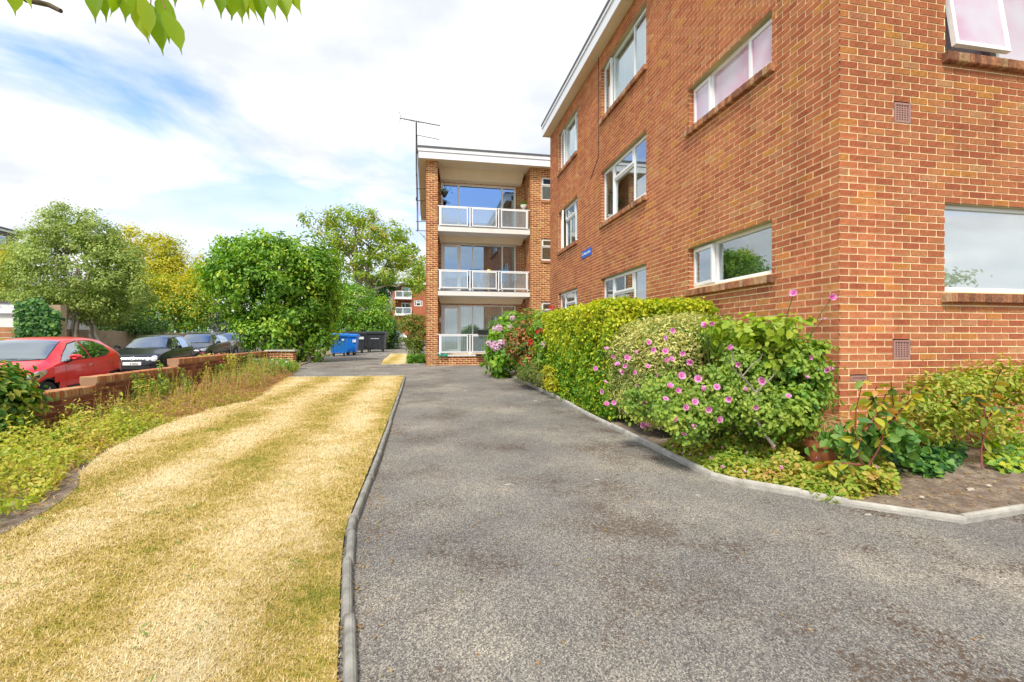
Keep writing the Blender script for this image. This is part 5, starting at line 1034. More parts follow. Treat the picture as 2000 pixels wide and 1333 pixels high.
# ------------------------------------------------------------------ trees beyond the road and round the bins
zz = 20.
tree('evergreen_oak', 'broad grey-green evergreen tree with pale stems behind the red car', 'tree', rz_(D(150, 650, 19.5)), plob((150, 525, 100, 80, zz), (110, 455, 48, 42, zz), (190, 462, 42, 38, zz), (70, 545, 55, 68, zz), (240, 560, 55, 62, zz), (108, 415, 20, 24, zz), (166, 428, 17, 20, zz), (55, 480, 30, 26, zz), (140, 590, 90, 38, zz), (228, 500, 40, 34, zz), (60, 590, 40, 30, zz), (215, 610, 50, 28, zz + .6)), mLfOak, 700, .17, 52000, .105, 1, mBark, .085, [(-.55, 0), (-.2, .1), (.1, -.1), (.75, .1), (1.0, 0)], fill=.5, fork=.55, twigs=2)
z3 = 38.
tree('golden_tree', 'tall yellow-leaved tree rising behind the evergreen', 'tree', rz_(D(320, 655, z3)), plob((300, 500, 48, 42, z3), (345, 535, 48, 42, z3), (265, 468, 34, 26, z3), (330, 475, 22, 24, z3), (385, 545, 32, 45, z3), (300, 560, 60, 45, z3), (365, 585, 55, 45, z3), (300, 520, 60, 40, z3)), mLfYel, 420, .31, 24000, .19, 2, mBarkD, .2, fill=.5)
z4 = 34.
tree('green_shrubbery', 'dense green shrubs hanging over the beige boundary wall behind the cars', 'shrub', rz_(D(330, 660, z4)), plob((255, 585, 45, 55, z4), (320, 605, 65, 48, z4), (385, 605, 45, 48, z4), (290, 560, 40, 35, z4), (350, 570, 45, 35, z4), (400, 570, 25, 55, z4)), mLfGreen, 420, .27, 24000, .17, 3, mBarkD, .1, [(-2, 0), (-1, .2), (.8, 0), (1.6, 0)], fill=.4, fork=.3, mat2=mLfYel, split=lambda P, rng: rng.random(len(P)) < np.clip(.25 + (P[:, 2] - 2.5) * .22, .15, .8))
tree('dark_shrub', 'dark bare-stemmed shrub between the evergreen and the grey car', 'shrub', rz_(D(225, 660, 24.5)), plob((205, 625, 40, 38, 24.5), (250, 622, 38, 38, 24.5), (225, 590, 55, 35, 24.5), (170, 640, 30, 22, 25.0), (290, 640, 34, 26, 25.0)), mLfDark, 200, .18, 12000, .10, 31, mBark, .05, [(-.5, 0), (-.1, 0), (.5, 0), (.9, 0)], fill=.4, fork=.6)
tree('grey_conifer', 'small silvery conifer beyond the bronze car', 'tree', rz_(D(424, 655, 42.)), plob((424, 630, 16, 24, 34.), (424, 618, 10, 14, 34.)), lf('leaf_silver', (.12, .15, .12), (.2, .24, .2), (.28, .32, .27)), 60, .14, 3500, .09, 4, mBarkD, .06)
z5 = 20.5
tree('lime_tree', 'huge clipped leafy tree like a hedge beside the gate pier', 'tree', gb(D(545, 715, 20.)), plob((520, 545, 95, 80, z5), (465, 530, 62, 66, z5), (600, 540, 55, 80, z5), (545, 500, 80, 45, z5), (552, 650, 74, 62, z5), (610, 640, 45, 70, z5 + .4), (462, 580, 44, 55, z5), (520, 650, 40, 50, z5), (575, 610, 70, 80, z5 + .5), (640, 570, 22, 60, z5 + .6), (430, 530, 30, 50, z5)), mLfLime, 640, .20, 33000, .165, 5, mBark, .12, [(-.7, 0), (0, .2), (.6, .1), (1.2, .3)], fill=.62, fork=.3, hexa=True, twigs=3)
z6 = 42.
tree('spreading_tree', 'airy spreading tree with browning leaves above the bins', 'tree', gb(D(700, 680, z6)), plob((628, 432, 40, 16, z6), (690, 425, 55, 20, z6), (755, 455, 45, 25, z6), (805, 510, 28, 34, z6), (660, 465, 50, 22, z6), (720, 470, 60, 28, z6), (770, 500, 45, 26, z6), (690, 510, 50, 22, z6), (815, 550, 18, 30, z6), (740, 540, 50, 14, z6), (650, 500, 26, 20, z6)), mLfAiry, 320, .31, 13500, .25, 6, mBark, .26, [(-.6, 0), (1.6, .5)], fill=.35, fork=.55, twigs=6)
z7 = 36.
tree('bin_shrub', 'bright green shrub mass growing behind the wheeled bins', 'shrub', gb(D(700, 690, z7)), plob((690, 605, 45, 38, z7), (670, 640, 38, 45, z7), (725, 635, 42, 40, z7), (655, 600, 28, 50, z7), (745, 610, 28, 30, z7), (700, 580, 34, 22, z7)), mLfLime, 330, .22, 17000, .17, 7, mBarkD, .12, [(-1, 0), (.6, .1)], fill=.5)
tree('ivy_tree', 'leaning ivy-clad trunk beside the distant block', 'tree', gb(D(745, 690, 46.)), plob((748, 572, 12, 26, 46.), (765, 555, 10, 12, 46.), (738, 598, 12, 20, 46.)), mLfIvy, 60, .25, 3000, .2, 8, mBarkD, .2)
tree('clipped_bush', 'dark rounded bush at the corner behind the black bin', 'bush', gb(D(762, 690, 37.5)), plob((758, 655, 22, 36, 37.5), (745, 645, 28, 30, 37.5), (768, 665, 14, 26, 37.5)), mLfDark, 130, .2, 9000, .12, 9, mBarkD, .08, fill=.6)
tree('corner_shrub', 'open reddish-topped shrub growing against the far brick pillar', 'shrub', gb(Vector((-.42, 19.2, 0))), plob((806, 628, 24, 18, 19.4, .4), (820, 655, 13, 30, 19.4, .4), (799, 655, 15, 28, 19.4, .4), (812, 682, 18, 18, 19.4, .4)), lf('leaf_corner', (.08, .16, .02), (.16, .25, .03), (.26, .32, .05), (.36, .22, .08)), 100, .09, 6500, .075, 10, mBark, .03, [(-.12, 0), (.08, 0), (.2, .1)], fill=.3, fork=.6)
rng = np.random.default_rng(12); n = 3500; P = np.stack([rng.uniform(-.72, -.06, n), rng.uniform(18.55, 20.0, n), np.zeros(n)], 1); P[:, 2] = gz(18.5) + .05 + rng.random(n) * .38 * (1 - .3 * np.abs(P[:, 0] + .4)); V, Q, r = leaves(rng, P, rng.normal(0, .6, (n, 3)) + np.array([0, -.3, 1]), .10, .3)
o = fast('ground_cover', V, Q, r, mLfGreen, kind='stuff', org=(-.4, 18.7, gz(18.5))); tag(o, 'low green ground cover at the foot of the far brick pillar', 'ground cover')
for i, (px, py, rx, ry, z, mt, lb) in enumerate(((690, 560, 70, 34, 92., mLfGreen, 'far green tree crown behind the spreading tree'), (800, 540, 60, 34, 110., mLfOak, 'hazy far trees above the distant block roof'), (640, 575, 40, 30, 80., mLfGreen, 'far tree behind the big clipped tree'))):
    tree('distant_tree', lb, 'tree', gb(D(px, 660, z)), plob((px, py, rx, ry, z), (px - rx * .5, py + 12, rx * .5, ry, z), (px + rx * .5, py + 10, rx * .5, ry, z), (px, py + 34, rx * .8, ry * 1.2, z)), mt, 200, .55, 7000, .5, 40 + i, mBarkD, .3, fill=.5)
rng = np.random.default_rng(44); lw_ = plob(*[(px, 640 - 14 * math.sin(px * .07), 34, 30 + 8 * math.sin(px * .13), 68. + 6 * math.sin(px)) for px in range(-120, 780, 38)]); P, Nn, rnd, C = clumps(rng, lw_, 520, .6, 15000, .4); V, Q, r = leaves(rng, P, Nn, .5, .6, rnd)
o = fast('distant_trees', V, Q, r, mLfGreen, kind='stuff', org=D(300, 664, 68.)); tag(o, 'distant belt of green trees closing the view behind the road', 'trees')
tree('edge_tree', 'yellow-green tree behind the garage roof', 'tree', rz_(D(-10, 655, 25.)), plob((-5, 530, 26, 40, 25.), (5, 500, 20, 24, 25.), (-25, 560, 34, 40, 25.)), mLfYel, 110, .22, 6000, .13, 14, mBark, .08, [(0, 0), (.5, 0)], fill=.45)
rng = np.random.default_rng(15); n = 5200; P = np.zeros((n, 3)); 
for i in range(n):
    k_ = rng.random(); q_ = 36 + k_ * 74; tp_ = 590 + 9 * math.sin(k_ * 9) + 16 * k_ * k_; p = D(q_ + rng.normal() * 3, 668 - (668 - tp_) * rng.random() ** .8, 16.6 + rng.normal() * .12); P[i] = p
ivy = thing('ivy_screen', 'dark green ivy covering the wall end beside the plank fence', 'ivy', rz_(D(70, 665, 16.6))); V, Q, r = leaves(rng, P, rng.normal(0, .4, (n, 3)) + np.array([.4, -1, .5]), .13, .8, hexa=True); fast('foliage', V, Q, r, mLfIvy, ivy)
mesh('stem', MB().tube([D(60, 672, 16.75), D(66, 640, 16.75), D(58, 600, 16.75)], .05, 6), mBarkD, ivy); mesh('backing', MB().box(D(40, 600, 16.9).x, D(108, 600, 16.9).x, 19.9, 20.2, -.1, D(70, 595, 16.9).z), mBeige, ivy)

# ------------------------------------------------------------------ planting bed under the near block
def hedge(name, label, c, half, rr, depth, n, size, mats, seed, asp=.6, amp=.06, split=None, hexa=True, droop=.05):
    rng = np.random.default_rng(seed); t = thing(name, label, 'hedge', (c[0], c[1], gz(c[1])))
    P, Nn = rbox(rng, n, c, half, rr, depth, amp); clv = .5 + .5 * np.sin(P[:, 0] * 6 + P[:, 1] * 5.2) * np.sin(P[:, 2] * 7 + P[:, 1] * 3); rnd = .35 * clv + .65 * rng.random(n)
    V, Q, r = leaves(rng, P, Nn * .8 + np.array([0, 0, .35]) + rng.normal(0, .55, (n, 3)), size, asp, rnd, hexa, droop); k = 2 if hexa else 1
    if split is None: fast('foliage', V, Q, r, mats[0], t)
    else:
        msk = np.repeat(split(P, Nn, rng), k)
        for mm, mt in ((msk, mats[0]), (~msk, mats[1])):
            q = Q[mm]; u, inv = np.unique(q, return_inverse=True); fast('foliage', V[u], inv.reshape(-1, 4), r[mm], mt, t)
    mb = MB(); rg = np.random.default_rng(seed + 1)
    for i in range(9): b = Vector((c[0] + rg.uniform(-.5, .5) * half[0], c[1] + (i / 8 - .5) * 1.5 * half[1], gz(c[1]))); branches(mb, b, [Vector((b.x + rg.normal() * .25, b.y + rg.normal() * .25, c[2] + half[2] * rg.uniform(.2, .7))) for _ in range(3)], .022, rg, .1, 5)
    mesh('stems', mb, mBarkD, t); mb = MB(); mb.box(c[0] - half[0] * .62, c[0] + half[0] * .62, c[1] - half[1] * .74, c[1] + half[1] * .74, gz(c[1]) + .12, c[2] + half[2] * .66); mesh('dark_core', mb, mCore, t); return t
mCore = M('hedge_dark_core', (.035, .03, .015), 1., .5, 14)  # solid inner box painted near-black for the shaded inside of the hedge
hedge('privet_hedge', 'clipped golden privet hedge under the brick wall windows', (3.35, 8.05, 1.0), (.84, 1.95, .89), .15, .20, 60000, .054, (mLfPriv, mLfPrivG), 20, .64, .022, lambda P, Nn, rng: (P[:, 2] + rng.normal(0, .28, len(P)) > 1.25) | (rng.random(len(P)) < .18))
hedge('variegated_bush', 'rounded cream-variegated bush before the golden hedge', (3.32, 5.72, .84), (.80, .98, .76), .55, .16, 40000, .046, (mLfVar,), 21, .42, .03)
def petal_flower(seed, R_=.042, np_=5, cup=.35, mat=mPink, notch=.15, wid=.9):
    rng = np.random.default_rng(seed); mb = MB(); 
    for k in range(np_):
        a = 2 * math.pi * k / np_ + rng.normal() * .08; ca, sa = math.cos(a), math.sin(a); w_ = wid * math.pi / np_ * R_; rows = []
        for (f, ww) in ((.08, .12), (.5, .8), (.85, 1.), (1., .55)):
            z = cup * R_ * f * f + rng.normal() * .002; rows.append([(f * R_ * ca - s * ww * w_ * sa, f * R_ * sa + s * ww * w_ * ca, z - (.004 if s == 0 else 0) - (notch * R_ * .0)) for s in (-1, 0, 1)])
        vs = [p for r_ in rows for p in r_]
        for i in range(3):
            for j in range(2): mb.add([vs[3 * i + j], vs[3 * i + j + 1], vs[3 * i + 4 + j], vs[3 * i + 3 + j]], [(0, 1, 2, 3)], (.08, .45, .85)[i] + rng.uniform(-.1, .1))
    mb.lathe([(.004, .004), (.005, .012), (.003, .018), (0, .019)], (0, 0, 0), 6, .98)
    me = bpy.data.meshes.new('flower'); me.from_pydata(mb.v, [], mb.f); at = me.attributes.new('rnd', 'FLOAT', 'FACE'); at.data.foreach_set('value', np.array(mb.r, np.float32)); me.materials.append(mat); return me
pinkf = [petal_flower(0), petal_flower(1, .042, 5, .9), petal_flower(2, .04, 5, .1), petal_flower(3, .036, 5, 1.9, wid=.7), petal_flower(4)]
# mallow
mal = thing('mallow_shrub', 'lax mallow shrub covered in pink flowers before the variegated bush', 'shrub', (2.95, 4.75, gz(4.7)))
rng = np.random.default_rng(23); lob = plob((1310, 770, 50, 55, 4.6, .15), (1390, 775, 65, 60, 4.45, .2), (1340, 815, 65, 45, 4.3, .18), (1450, 745, 42, 65, 4.5, .2), (1245, 790, 30, 32, 5.0, .1), (1480, 800, 50, 50, 4.3, .2))
P, Nn, rnd, C = clumps(rng, lob, 260, .045, 8200, .35); V, Q, r = leaves(rng, P, Nn + np.array([-.3, -.6, 0]) + rng.normal(0, .45, Nn.shape), .038, .75, rnd, True); fast('foliage', V, Q, r, mLfMal, mal)
mb = MB(); b0 = Vector((3.15, 4.55, gz(4.5))); branches(mb, b0, [Vector(c) for c in C[rng.permutation(len(C))[:34]]], .009, rng, .08, 5, .35); mesh('stems', mb, mStem, mal)
FL = [(1035, 265), (1008, 300), (918, 322), (868, 367), (812, 397), (745, 392), (712, 358), (658, 450), (775, 460), (800, 438), (705, 517), (697, 560), (860, 535), (1000, 417), (1030, 403), (1078, 485), (950, 590), (1000, 597), (978, 645), (985, 695), (1143, 613), (1310, 602), (1265, 700), (1128, 725), (813, 667), (748, 617), (712, 627), (890, 727), (918, 737), (998, 365), (1083, 377), (1195, 235), (1225, 232), (1358, 425), (1472, 510), (1600, 585), (1688, 497), (1790, 457), (1825, 455), (1710, 395), (1625, 82), (1812, 105), (1772, 207), (1305, 357), (915, 440), (765, 430), (1060, 560), (1100, 640), (1180, 560), (1210, 650), (1050, 700), (900, 620), (850, 470), (1120, 420), (1160, 500), (960, 480), (880, 660), (1250, 540), (1400, 560), (1440, 640), (940, 360), (1020, 540), (1090, 770)]
for i, (x, y) in enumerate(FL):
    px, py = 900 + x / 2.5, 540 + y / 2.5; p = onX(2.47 + .0 * i, px, py) if px < 1300 else D(px, py, 4.12 if px < 1560 else 4.35)
    if px < 1300: p = D(px, py, min(proj(p)[2], 4.75 + max(0, (1300 - px)) * .006))
    v = Vector((0, 0, CH)) - p; v.normalize(); v += Vector((rng.normal() * .6, rng.normal() * .6, rng.normal() * .5 + .2)); e_ = v.to_track_quat('Z', 'Y').to_euler()
    inst('flower', pinkf[i % 5], mal, p, e_, float(rng.uniform(.55, .85)))
    root_ = Vector((3.3, 4.7, .6)) if px < 1500 else Vector((3.75, 4.35, .9))
    q = p.lerp(root_, .35) + Vector((0, .05, -.1)); mesh('flower_stalk', MB().tube([p - v.normalized() * .004, p.lerp(q, .5) + Vector((0, .03, .0)), q], .0045 if px > 1540 else .003, 4), mStem, mal)
# green shrub in the corner with a bare grey branch
tree('corner_bush', 'mixed green bush against the brick corner above the terracotta pot', 'bush', gp(3.72, 4.35), plob((1560, 740, 55, 85, 4.55, .22), (1500, 715, 60, 75, 4.75, .3), (1590, 700, 30, 60, 4.55, .15), (1540, 800, 60, 50, 4.4, .2), (1460, 690, 50, 50, 4.95, .25), (1420, 660, 45, 30, 5.1, .25)), mLfRose, 210, .055, 9500, .054, 24, mBark, .014, [(-.25, 0), (0, 0), (.1, .1)], fill=.28, hexa=True, asp=.7, fork=.4, mat2=mLfMal, split=lambda P, rng: rng.random(len(P)) < .55)
tree('climbing_rose', 'yellow-green broad-leaved rose shoots reaching over the corner bush', 'rose', gp(3.6, 4.4), plob((1505, 650, 42, 22, 4.5, .12), (1545, 640, 38, 16, 4.45, .1), (1460, 650, 36, 20, 4.6, .12), (1500, 690, 50, 24, 4.5, .1), (1400, 640, 30, 16, 4.8, .1)), lf('leaf_young_rose', (.14, .28, .03), (.28, .42, .03), (.42, .50, .05), (.46, .52, .18)), 60, .06, 760, .074, 25, mStem, .010, [(0, 0), (-.1, .1)], hexa=True, asp=.8, fork=.5, twigs=2)
mb = MB(); gpt = lambda L, z: [D(x, y, z) for x, y in L]
mb.tube(gpt([(1512, 872), (1492, 848), (1478, 820), (1480, 790), (1474, 765), (1450, 735), (1432, 700), (1424, 668)], 4.2), [.017, .015, .013, .012, .010, .008, .006, .004], 7); mb.tube(gpt([(1476, 768), (1492, 752), (1510, 735), (1515, 715)], 4.2), [.008, .007, .006, .003], 6); mb.tube(gpt([(1455, 742), (1440, 730), (1428, 712), (1418, 702)], 4.2), [.006, .005, .004, .003], 5); mb.tube(gpt([(1450, 735), (1470, 712), (1486, 700), (1490, 690)], 4.12), [.006, .005, .004, .003], 5)
tag(mesh('bare_branch', mb, mBark, org=D(1512, 872, 4.2), smooth=True), 'bare grey forked branch rising from the planting bed', 'branch')
# hydrangea, photinia, roses, fern at the far end of the bed
hyd = tree('hydrangea', 'green hydrangea with pale pink heads at the far end of the bed', 'shrub', gp(2.95, 13.0), plob((985, 670, 26, 44, 13.4, .45), (1000, 640, 24, 26, 13.6, .45), (978, 705, 22, 24, 13.0, .35), (1015, 680, 22, 40, 13.3, .4)), mLfHyd, 130, .12, 4200, .15, 26, mBarkD, .02, [(-.2, 0), (.2, 0)], hexa=True, asp=.65, fill=.6)
def headmesh(R_, mat, seed, n=34):
    rng = np.random.default_rng(seed); d = nrm(rng.normal(0, 1, (n * 4, 3))); d = d[d[:, 2] > -.35][:n]; V, Q, r = leaves(rng, d * R_, d, R_ * .62, .95); V = V.reshape(-1, 4, 3); me = bpy.data.meshes.new('flower_head'); me.from_pydata(V.reshape(-1, 3).tolist(), [], Q.tolist()); at = me.attributes.new('rnd', 'FLOAT', 'FACE'); at.data.foreach_set('value', r.astype(np.float32)); me.materials.append(mat); return me
hm = [headmesh(.085, mHydF, s, 60) for s in range(3)]
for i, (px, py) in enumerate(((967, 643), (975, 641), (998, 641), (1001, 622), (965, 672), (971, 680), (962, 677), (955, 671), (980, 672), (975, 713), (989, 716), (1018, 640))): inst('flower_head', hm[i % 3], hyd, D(px, py, 12.75 if px < 995 else 12.9), (.9, 0, i), float(RNG.uniform(.8, 1.25)))
tree('photinia', 'photinia shrub with copper-red young leaves beside the hydrangea', 'shrub', gp(3.0, 11.0), plob((1025, 680, 24, 40, 11.2, .35), (1045, 700, 24, 36, 10.8, .35), (1018, 660, 18, 20, 11.4, .3), (1040, 655, 20, 26, 11.3, .3)), mLfGreen, 120, .10, 4200, .11, 27, mBarkD, .02, hexa=True, asp=.42, fill=.55, mat2=mLfPho, split=lambda P, rng: (P[:, 0] < 2.62) & (P[:, 2] > .75) & (rng.random(len(P)) < .8))
rose = tree('red_rose', 'red rose bush between the photinia and the golden hedge', 'rose', gp(3.1, 10.4), plob((1055, 650, 16, 40, 10.7, .3), (1062, 690, 14, 36, 10.4, .3)), mLfRose, 50, .09, 1300, .09, 28, mStem, .012, hexa=True, asp=.6)
rm = [headmesh(.05, mRed, s, 30) for s in range(3)]
for i, (px, py) in enumerate(((1077, 602), (1057, 646), (1050, 649), (1035, 667), (1037, 672), (1022, 739))): inst('flower_head', rm[i % 3], rose, D(px, py, 10.1 if py < 730 else 11.), (.8, 0, i), float(RNG.uniform(.9, 1.3)))
inst('flower_head', headmesh(.06, mHydF, 9, 30), rose, D(1062, 674, 9.95), (.8, 0, 1), 1.)
fern = thing('fern_shrub', 'feathery green fern-leaved shrub above the hydrangea', 'shrub', gp(3.35, 12.2)); rng = np.random.default_rng(29); mb = MB(); PP = []; DD = []
for i in range(34):
    a = D(rng.uniform(1020, 1062), rng.uniform(612, 668), 12.2); e_ = a + Vector((rng.normal() * .25 - .25, rng.normal() * .25 - .2, rng.uniform(-.05, .25))); base = Vector((3.35, 12.2, gz(12.2) + .02)); mid = a.lerp(e_, .5) + Vector((0, 0, .08)); mb.tube([base, a, mid, e_], [.008, .005, .004, .002], 4)
    for f in np.linspace(0, 1, 26):
        p = (a.lerp(mid, f * 2) if f < .5 else mid.lerp(e_, f * 2 - 1))
        for s in (-1, 1): PP.append(p); DD.append(s)
PP = np.array([tuple(p) for p in PP]); V, Q, r = leaves(rng, PP, np.tile([0, -.3, 1.], (len(PP), 1)) + rng.normal(0, .2, (len(PP), 3)), .10, .22, droop=0); fast('fronds', V, Q, r, mLfHyd, fern); mesh('stems', mb, mStem, fern)
tree('low_heather', 'low feathery green bush at the foot of the golden hedge', 'bush', gp(2.75, 9.6), plob((1040, 728, 20, 16, 10.2, .25), (1022, 730, 14, 12, 10.6, .2), (1060, 740, 10, 14, 9.6, .2)), lf('leaf_heather', (.08, .15, .03), (.14, .22, .05), (.25, .3, .07), (.35, .25, .09)), 70, .07, 4200, .06, 30, mBarkD, .01, asp=.2)
tree('yellow_spray', 'bright yellow low shoots beside the bed edging', 'plant', gp(2.62, 8.9), plob((1075, 733, 8, 18, 9.2, .1), (1080, 750, 8, 10, 8.9, .1)), mLfYel, 24, .06, 700, .06, 32, mStem, .006)
# ground cover along the edging
rng = np.random.default_rng(33); n = 15000; Y = rng.uniform(3.0, 4.7, n); xl = np.interp(Y, [2.96, 3.19, 3.5, 3.74, 4.7], [3.05, 2.92, 2.62, 2.5, 2.5]); X = xl + .02 + rng.random(n) ** 1.2 * np.clip(4.1 - xl - np.clip(3.55 - Y, 0, 1) * .9, .3, 1.5)
Z = np.array([soilz(a, b) for a, b in zip(X, Y)]) + rng.random(n) ** 1.3 * (.05 + .17 * np.clip((X - xl) / .35, 0, 1)) * (.7 + .4 * np.sin(X * 9) * np.sin(Y * 8)); P = np.stack([X, Y, Z], 1)
kp = (np.hypot(X - 3.66, Y - 3.76) > .22) & ~((np.abs((X - 3.66) * .72 - (Y - 3.76) * -.69) > 9)); kp &= ~((np.hypot(X - 3.5, Y - 3.6) < .24) & (Z > .20)); P = P[kp]; X, Y, n = X[kp], Y[kp], int(kp.sum()); V, Q, r = leaves(rng, P, rng.normal(0, .55, (n, 3)) + np.array([-.2, -.3, 1]), .042, .7, .6 * rng.random(n) + .4 * (np.sin(X * 5) * np.sin(Y * 6) * .5 + .5), True)
gcv = thing('geranium_cover', 'sprawling geranium ground cover with tiny pink flowers along the bed edging', 'ground cover', gp(3.0, 3.9)); fast('foliage', V, Q, r, mLfGer, gcv, 'stuff')
tf = petal_flower(77, .013, 5, .2)
for i in range(34): k = int(rng.integers(0, n)); inst('flower', tf, gcv, Vector(P[k]) + Vector((-.01, -.02, .05)), (.6, 0, i), float(rng.uniform(.8, 1.2)))
# terracotta pot with straw
pc = Vector((3.66, 3.76, soilz(3.66, 3.76) - .01)); pot = thing('flower_pot', 'terracotta pot of dead straw at the brick corner', 'pot', pc)
mesh('pot', MB().lathe([(0, 0), (.105, 0), (.135, .19), (.152, .19), (.157, .25), (.14, .25), (.135, .21), (0, .20)], pc, 28), mTerra, pot, smooth=False)
mesh('pot_soil', MB().lathe([(0, .215), (.137, .212)], pc, 20), mSoil, pot); mesh('saucer', MB().lathe([(0, .0), (.10, .0), (.125, .035), (.118, .035), (.095, .01), (0, .008)], pc + Vector((-.08, .22, .29)), 20), mStone, pot)
mb = MB()
for i in range(46):
    a = rng.uniform(0, 6.28); l = rng.uniform(.15, .36); h = rng.uniform(.10, .30); p = pc + Vector((rng.normal() * .04, rng.normal() * .04, .2)); mb.tube([p, p + Vector((math.cos(a) * l * .3, math.sin(a) * l * .3, h)), p + Vector((math.cos(a) * l * .7, math.sin(a) * l * .7, h * .95)), p + Vector((math.cos(a) * l, math.sin(a) * l, h * .4))], [.003, .003, .002, .001], 4)
mesh('straw', mb, mStraw, pot)
# young shrub with large olive and red leaves: each leaf its own piece
def leafmesh(seed, L=1., W=.5, mat=mLfCot, rnd=.5, tipc=0, curl=.15):
    mb = MB(); prof = [(0, .03), (.12, .35), (.3, .85), (.5, 1.), (.7, .82), (.87, .42), (1., .03 if not tipc else .05)]
    if tipc: prof = [(0, .03), (.1, .4), (.28, .88), (.48, 1.), (.66, .78), (.8, .36), (.88, .12), (1., .01)]
    rg = np.random.default_rng(seed); vs = []
    for (f, w_) in prof:
        z = -curl * f * f; vs += [(f * L, -w_ * W / 2, z + .10 * w_ * W + rg.normal() * .008), (f * L, 0, z), (f * L, w_ * W / 2, z + .10 * w_ * W + rg.normal() * .008)]
    fs = []
    for i in range(len(prof) - 1):
        for j in range(2): fs.append((3 * i + j, 3 * i + j + 1, 3 * i + 4 + j, 3 * i + 3 + j))
    mb.add(vs, fs, rnd); me = bpy.data.meshes.new('leaf'); me.from_pydata(mb.v, [], mb.f); at = me.attributes.new('rnd', 'FLOAT', 'FACE'); at.data.foreach_set('value', np.array(mb.r, np.float32)); me.materials.append(mat); me.polygons.foreach_set('use_smooth', [True] * len(me.polygons)); return me
cotm = [leafmesh(i, 1, .52, mLfCot, (i + .3) / 9) for i in range(9)]
def leafy(label, base, stems, nl, size, seed, nm='smoke_bush', mats=cotm, cat='shrub', twig=None):
    rng = np.random.default_rng(seed); t = thing(nm, label, cat, base)
    for st in stems:
        mb = MB(); k = len(st); mb.tube(st, [.009 - .006 * i / (k - 1) for i in range(k)], 6); mesh('stem', mb, twig or mTwig, t, smooth=True)
    for i in range(nl):
        st = stems[i % len(stems)]; f = (.25 + .75 * rng.random()) * (len(st) - 1); j = min(int(f), len(st) - 2); p = st[j].lerp(st[j + 1], f - j)
        d = Vector((rng.normal(), rng.normal(), rng.normal() * .45 - .45)).normalized(); e_ = d.to_track_quat('X', 'Z').to_euler(); e_.x += rng.normal() * .8; inst('leaf', mats[int(rng.integers(0, len(mats)))], t, p, e_, float(size * rng.uniform(.7, 1.2)))
    return t
zc = 3.65; S_ = lambda L, z=zc: [D(x, y, z + .05 * i * 0) for i, (x, y) in enumerate(L)]
leafy('young shrub with hanging olive and red leaves on red stems before the brick corner', G(1682, 968), [S_([(1680, 962), (1697, 925), (1678, 895), (1670, 850), (1672, 800), (1686, 742)]), S_([(1672, 880), (1690, 830), (1705, 780), (1712, 755)]), S_([(1680, 908), (1640, 905), (1615, 908)]), S_([(1690, 920), (1715, 880), (1735, 830), (1745, 790), (1740, 745)], 3.75), S_([(1735, 830), (1760, 800), (1790, 770), (1808, 752)], 3.8), S_([(1690, 840), (1720, 800), (1730, 770)], 3.6)], 165, .098, 50)
leafy('second red-stemmed shrub with olive leaves beside the strap-leaved plant', G(1916, 915), [S_([(1918, 915), (1916, 880), (1926, 840), (1922, 800), (1935, 770), (1955, 722)], 4.0), S_([(1924, 820), (1950, 795), (1975, 800)], 4.0), S_([(1922, 800), (1905, 780), (1895, 770)], 4.0)], 48, .10, 51)
tree('leafy_perennials', 'leafy green perennials along the foot of the wide window wall', 'plant', gp(5.2, 3.75), plob((1850, 770, 38, 34, 4.5, .2), (1900, 750, 40, 30, 4.6, .2), (1950, 740, 40, 32, 4.6, .2), (1800, 800, 30, 30, 4.4, .18), (1990, 760, 36, 50, 4.6, .2), (1880, 810, 50, 30, 4.4, .2), (1840, 835, 40, 26, 4.3, .15), (1950, 830, 46, 30, 4.3, .15), (1800, 770, 24, 30, 4.6, .12)), lf('leaf_perennial', (.14, .26, .03), (.26, .38, .04), (.44, .48, .06), (.54, .46, .10), (.46, .24, .10)), 190, .075, 5200, .048, 52, mTwig, .008, [(-.5, 0), (0, 0), (.4, 0), (.9, 0)], hexa=True, asp=.5, fill=.3)
tree('broad_leaf_plant', 'broad green leaves spreading under the red-stemmed shrub', 'plant', gp(3.95, 3.55), plob((1660, 860, 40, 26, 3.95, .14), (1720, 850, 40, 26, 3.95, .14), (1760, 860, 34, 22, 4.0, .14)), lf('leaf_broad', (.06, .19, .035), (.13, .29, .05), (.26, .40, .08)), 60, .06, 420, .080, 53, mStem, .006, hexa=True, asp=.8)
rng = np.random.default_rng(54); n = 2600; 
def ivypatch(nm, label, pxs, n, size, hgt, mat, seed):
    rng = np.random.default_rng(seed); P = []
    for i in range(n):
        px, py, rx, ry = pxs[int(rng.integers(0, len(pxs)))]; a = rng.uniform(0, 6.28); q = math.sqrt(rng.random()); g = G(px + rx * q * math.cos(a), py + ry * q * math.sin(a)); P.append((g.x, g.y, soilz(g.x, g.y) + rng.random() * hgt * (1 - .6 * q)))
    V, Q, r = leaves(rng, np.array(P), rng.normal(0, .4, (n, 3)) + np.array([-.1, -.5, 1]), size, .85, None, True); o = thing(nm, label, 'ivy' if 'ivy' in nm else 'plant', (P[0][0], P[0][1], gz(P[0][1]))); fast('foliage', V, Q, r, mat, o, 'stuff'); return o
ivypatch('trailing_ivy', 'dark glossy ivy trailing over the bare soil below the red-stemmed shrub', [(1740, 915, 70, 22), (1820, 920, 55, 26), (1850, 900, 30, 20), (1690, 900, 40, 16)], 1900, .058, .17, mLfIvy, 55)
ivypatch('bramble_patch', 'yellow-green trailing plant at the edge of the soil by the frame side', [(1970, 920, 45, 22), (1995, 900, 40, 24)], 700, .06, .14, mLfRose, 56)
st = thing('strap_leaf_plant', 'tuft of arching strap leaves in front of the brick wall', 'plant', G(1960, 895)); rng = np.random.default_rng(57); stm = leafmesh(3, 1, .13, mLfHyd, .75, 0, .35)
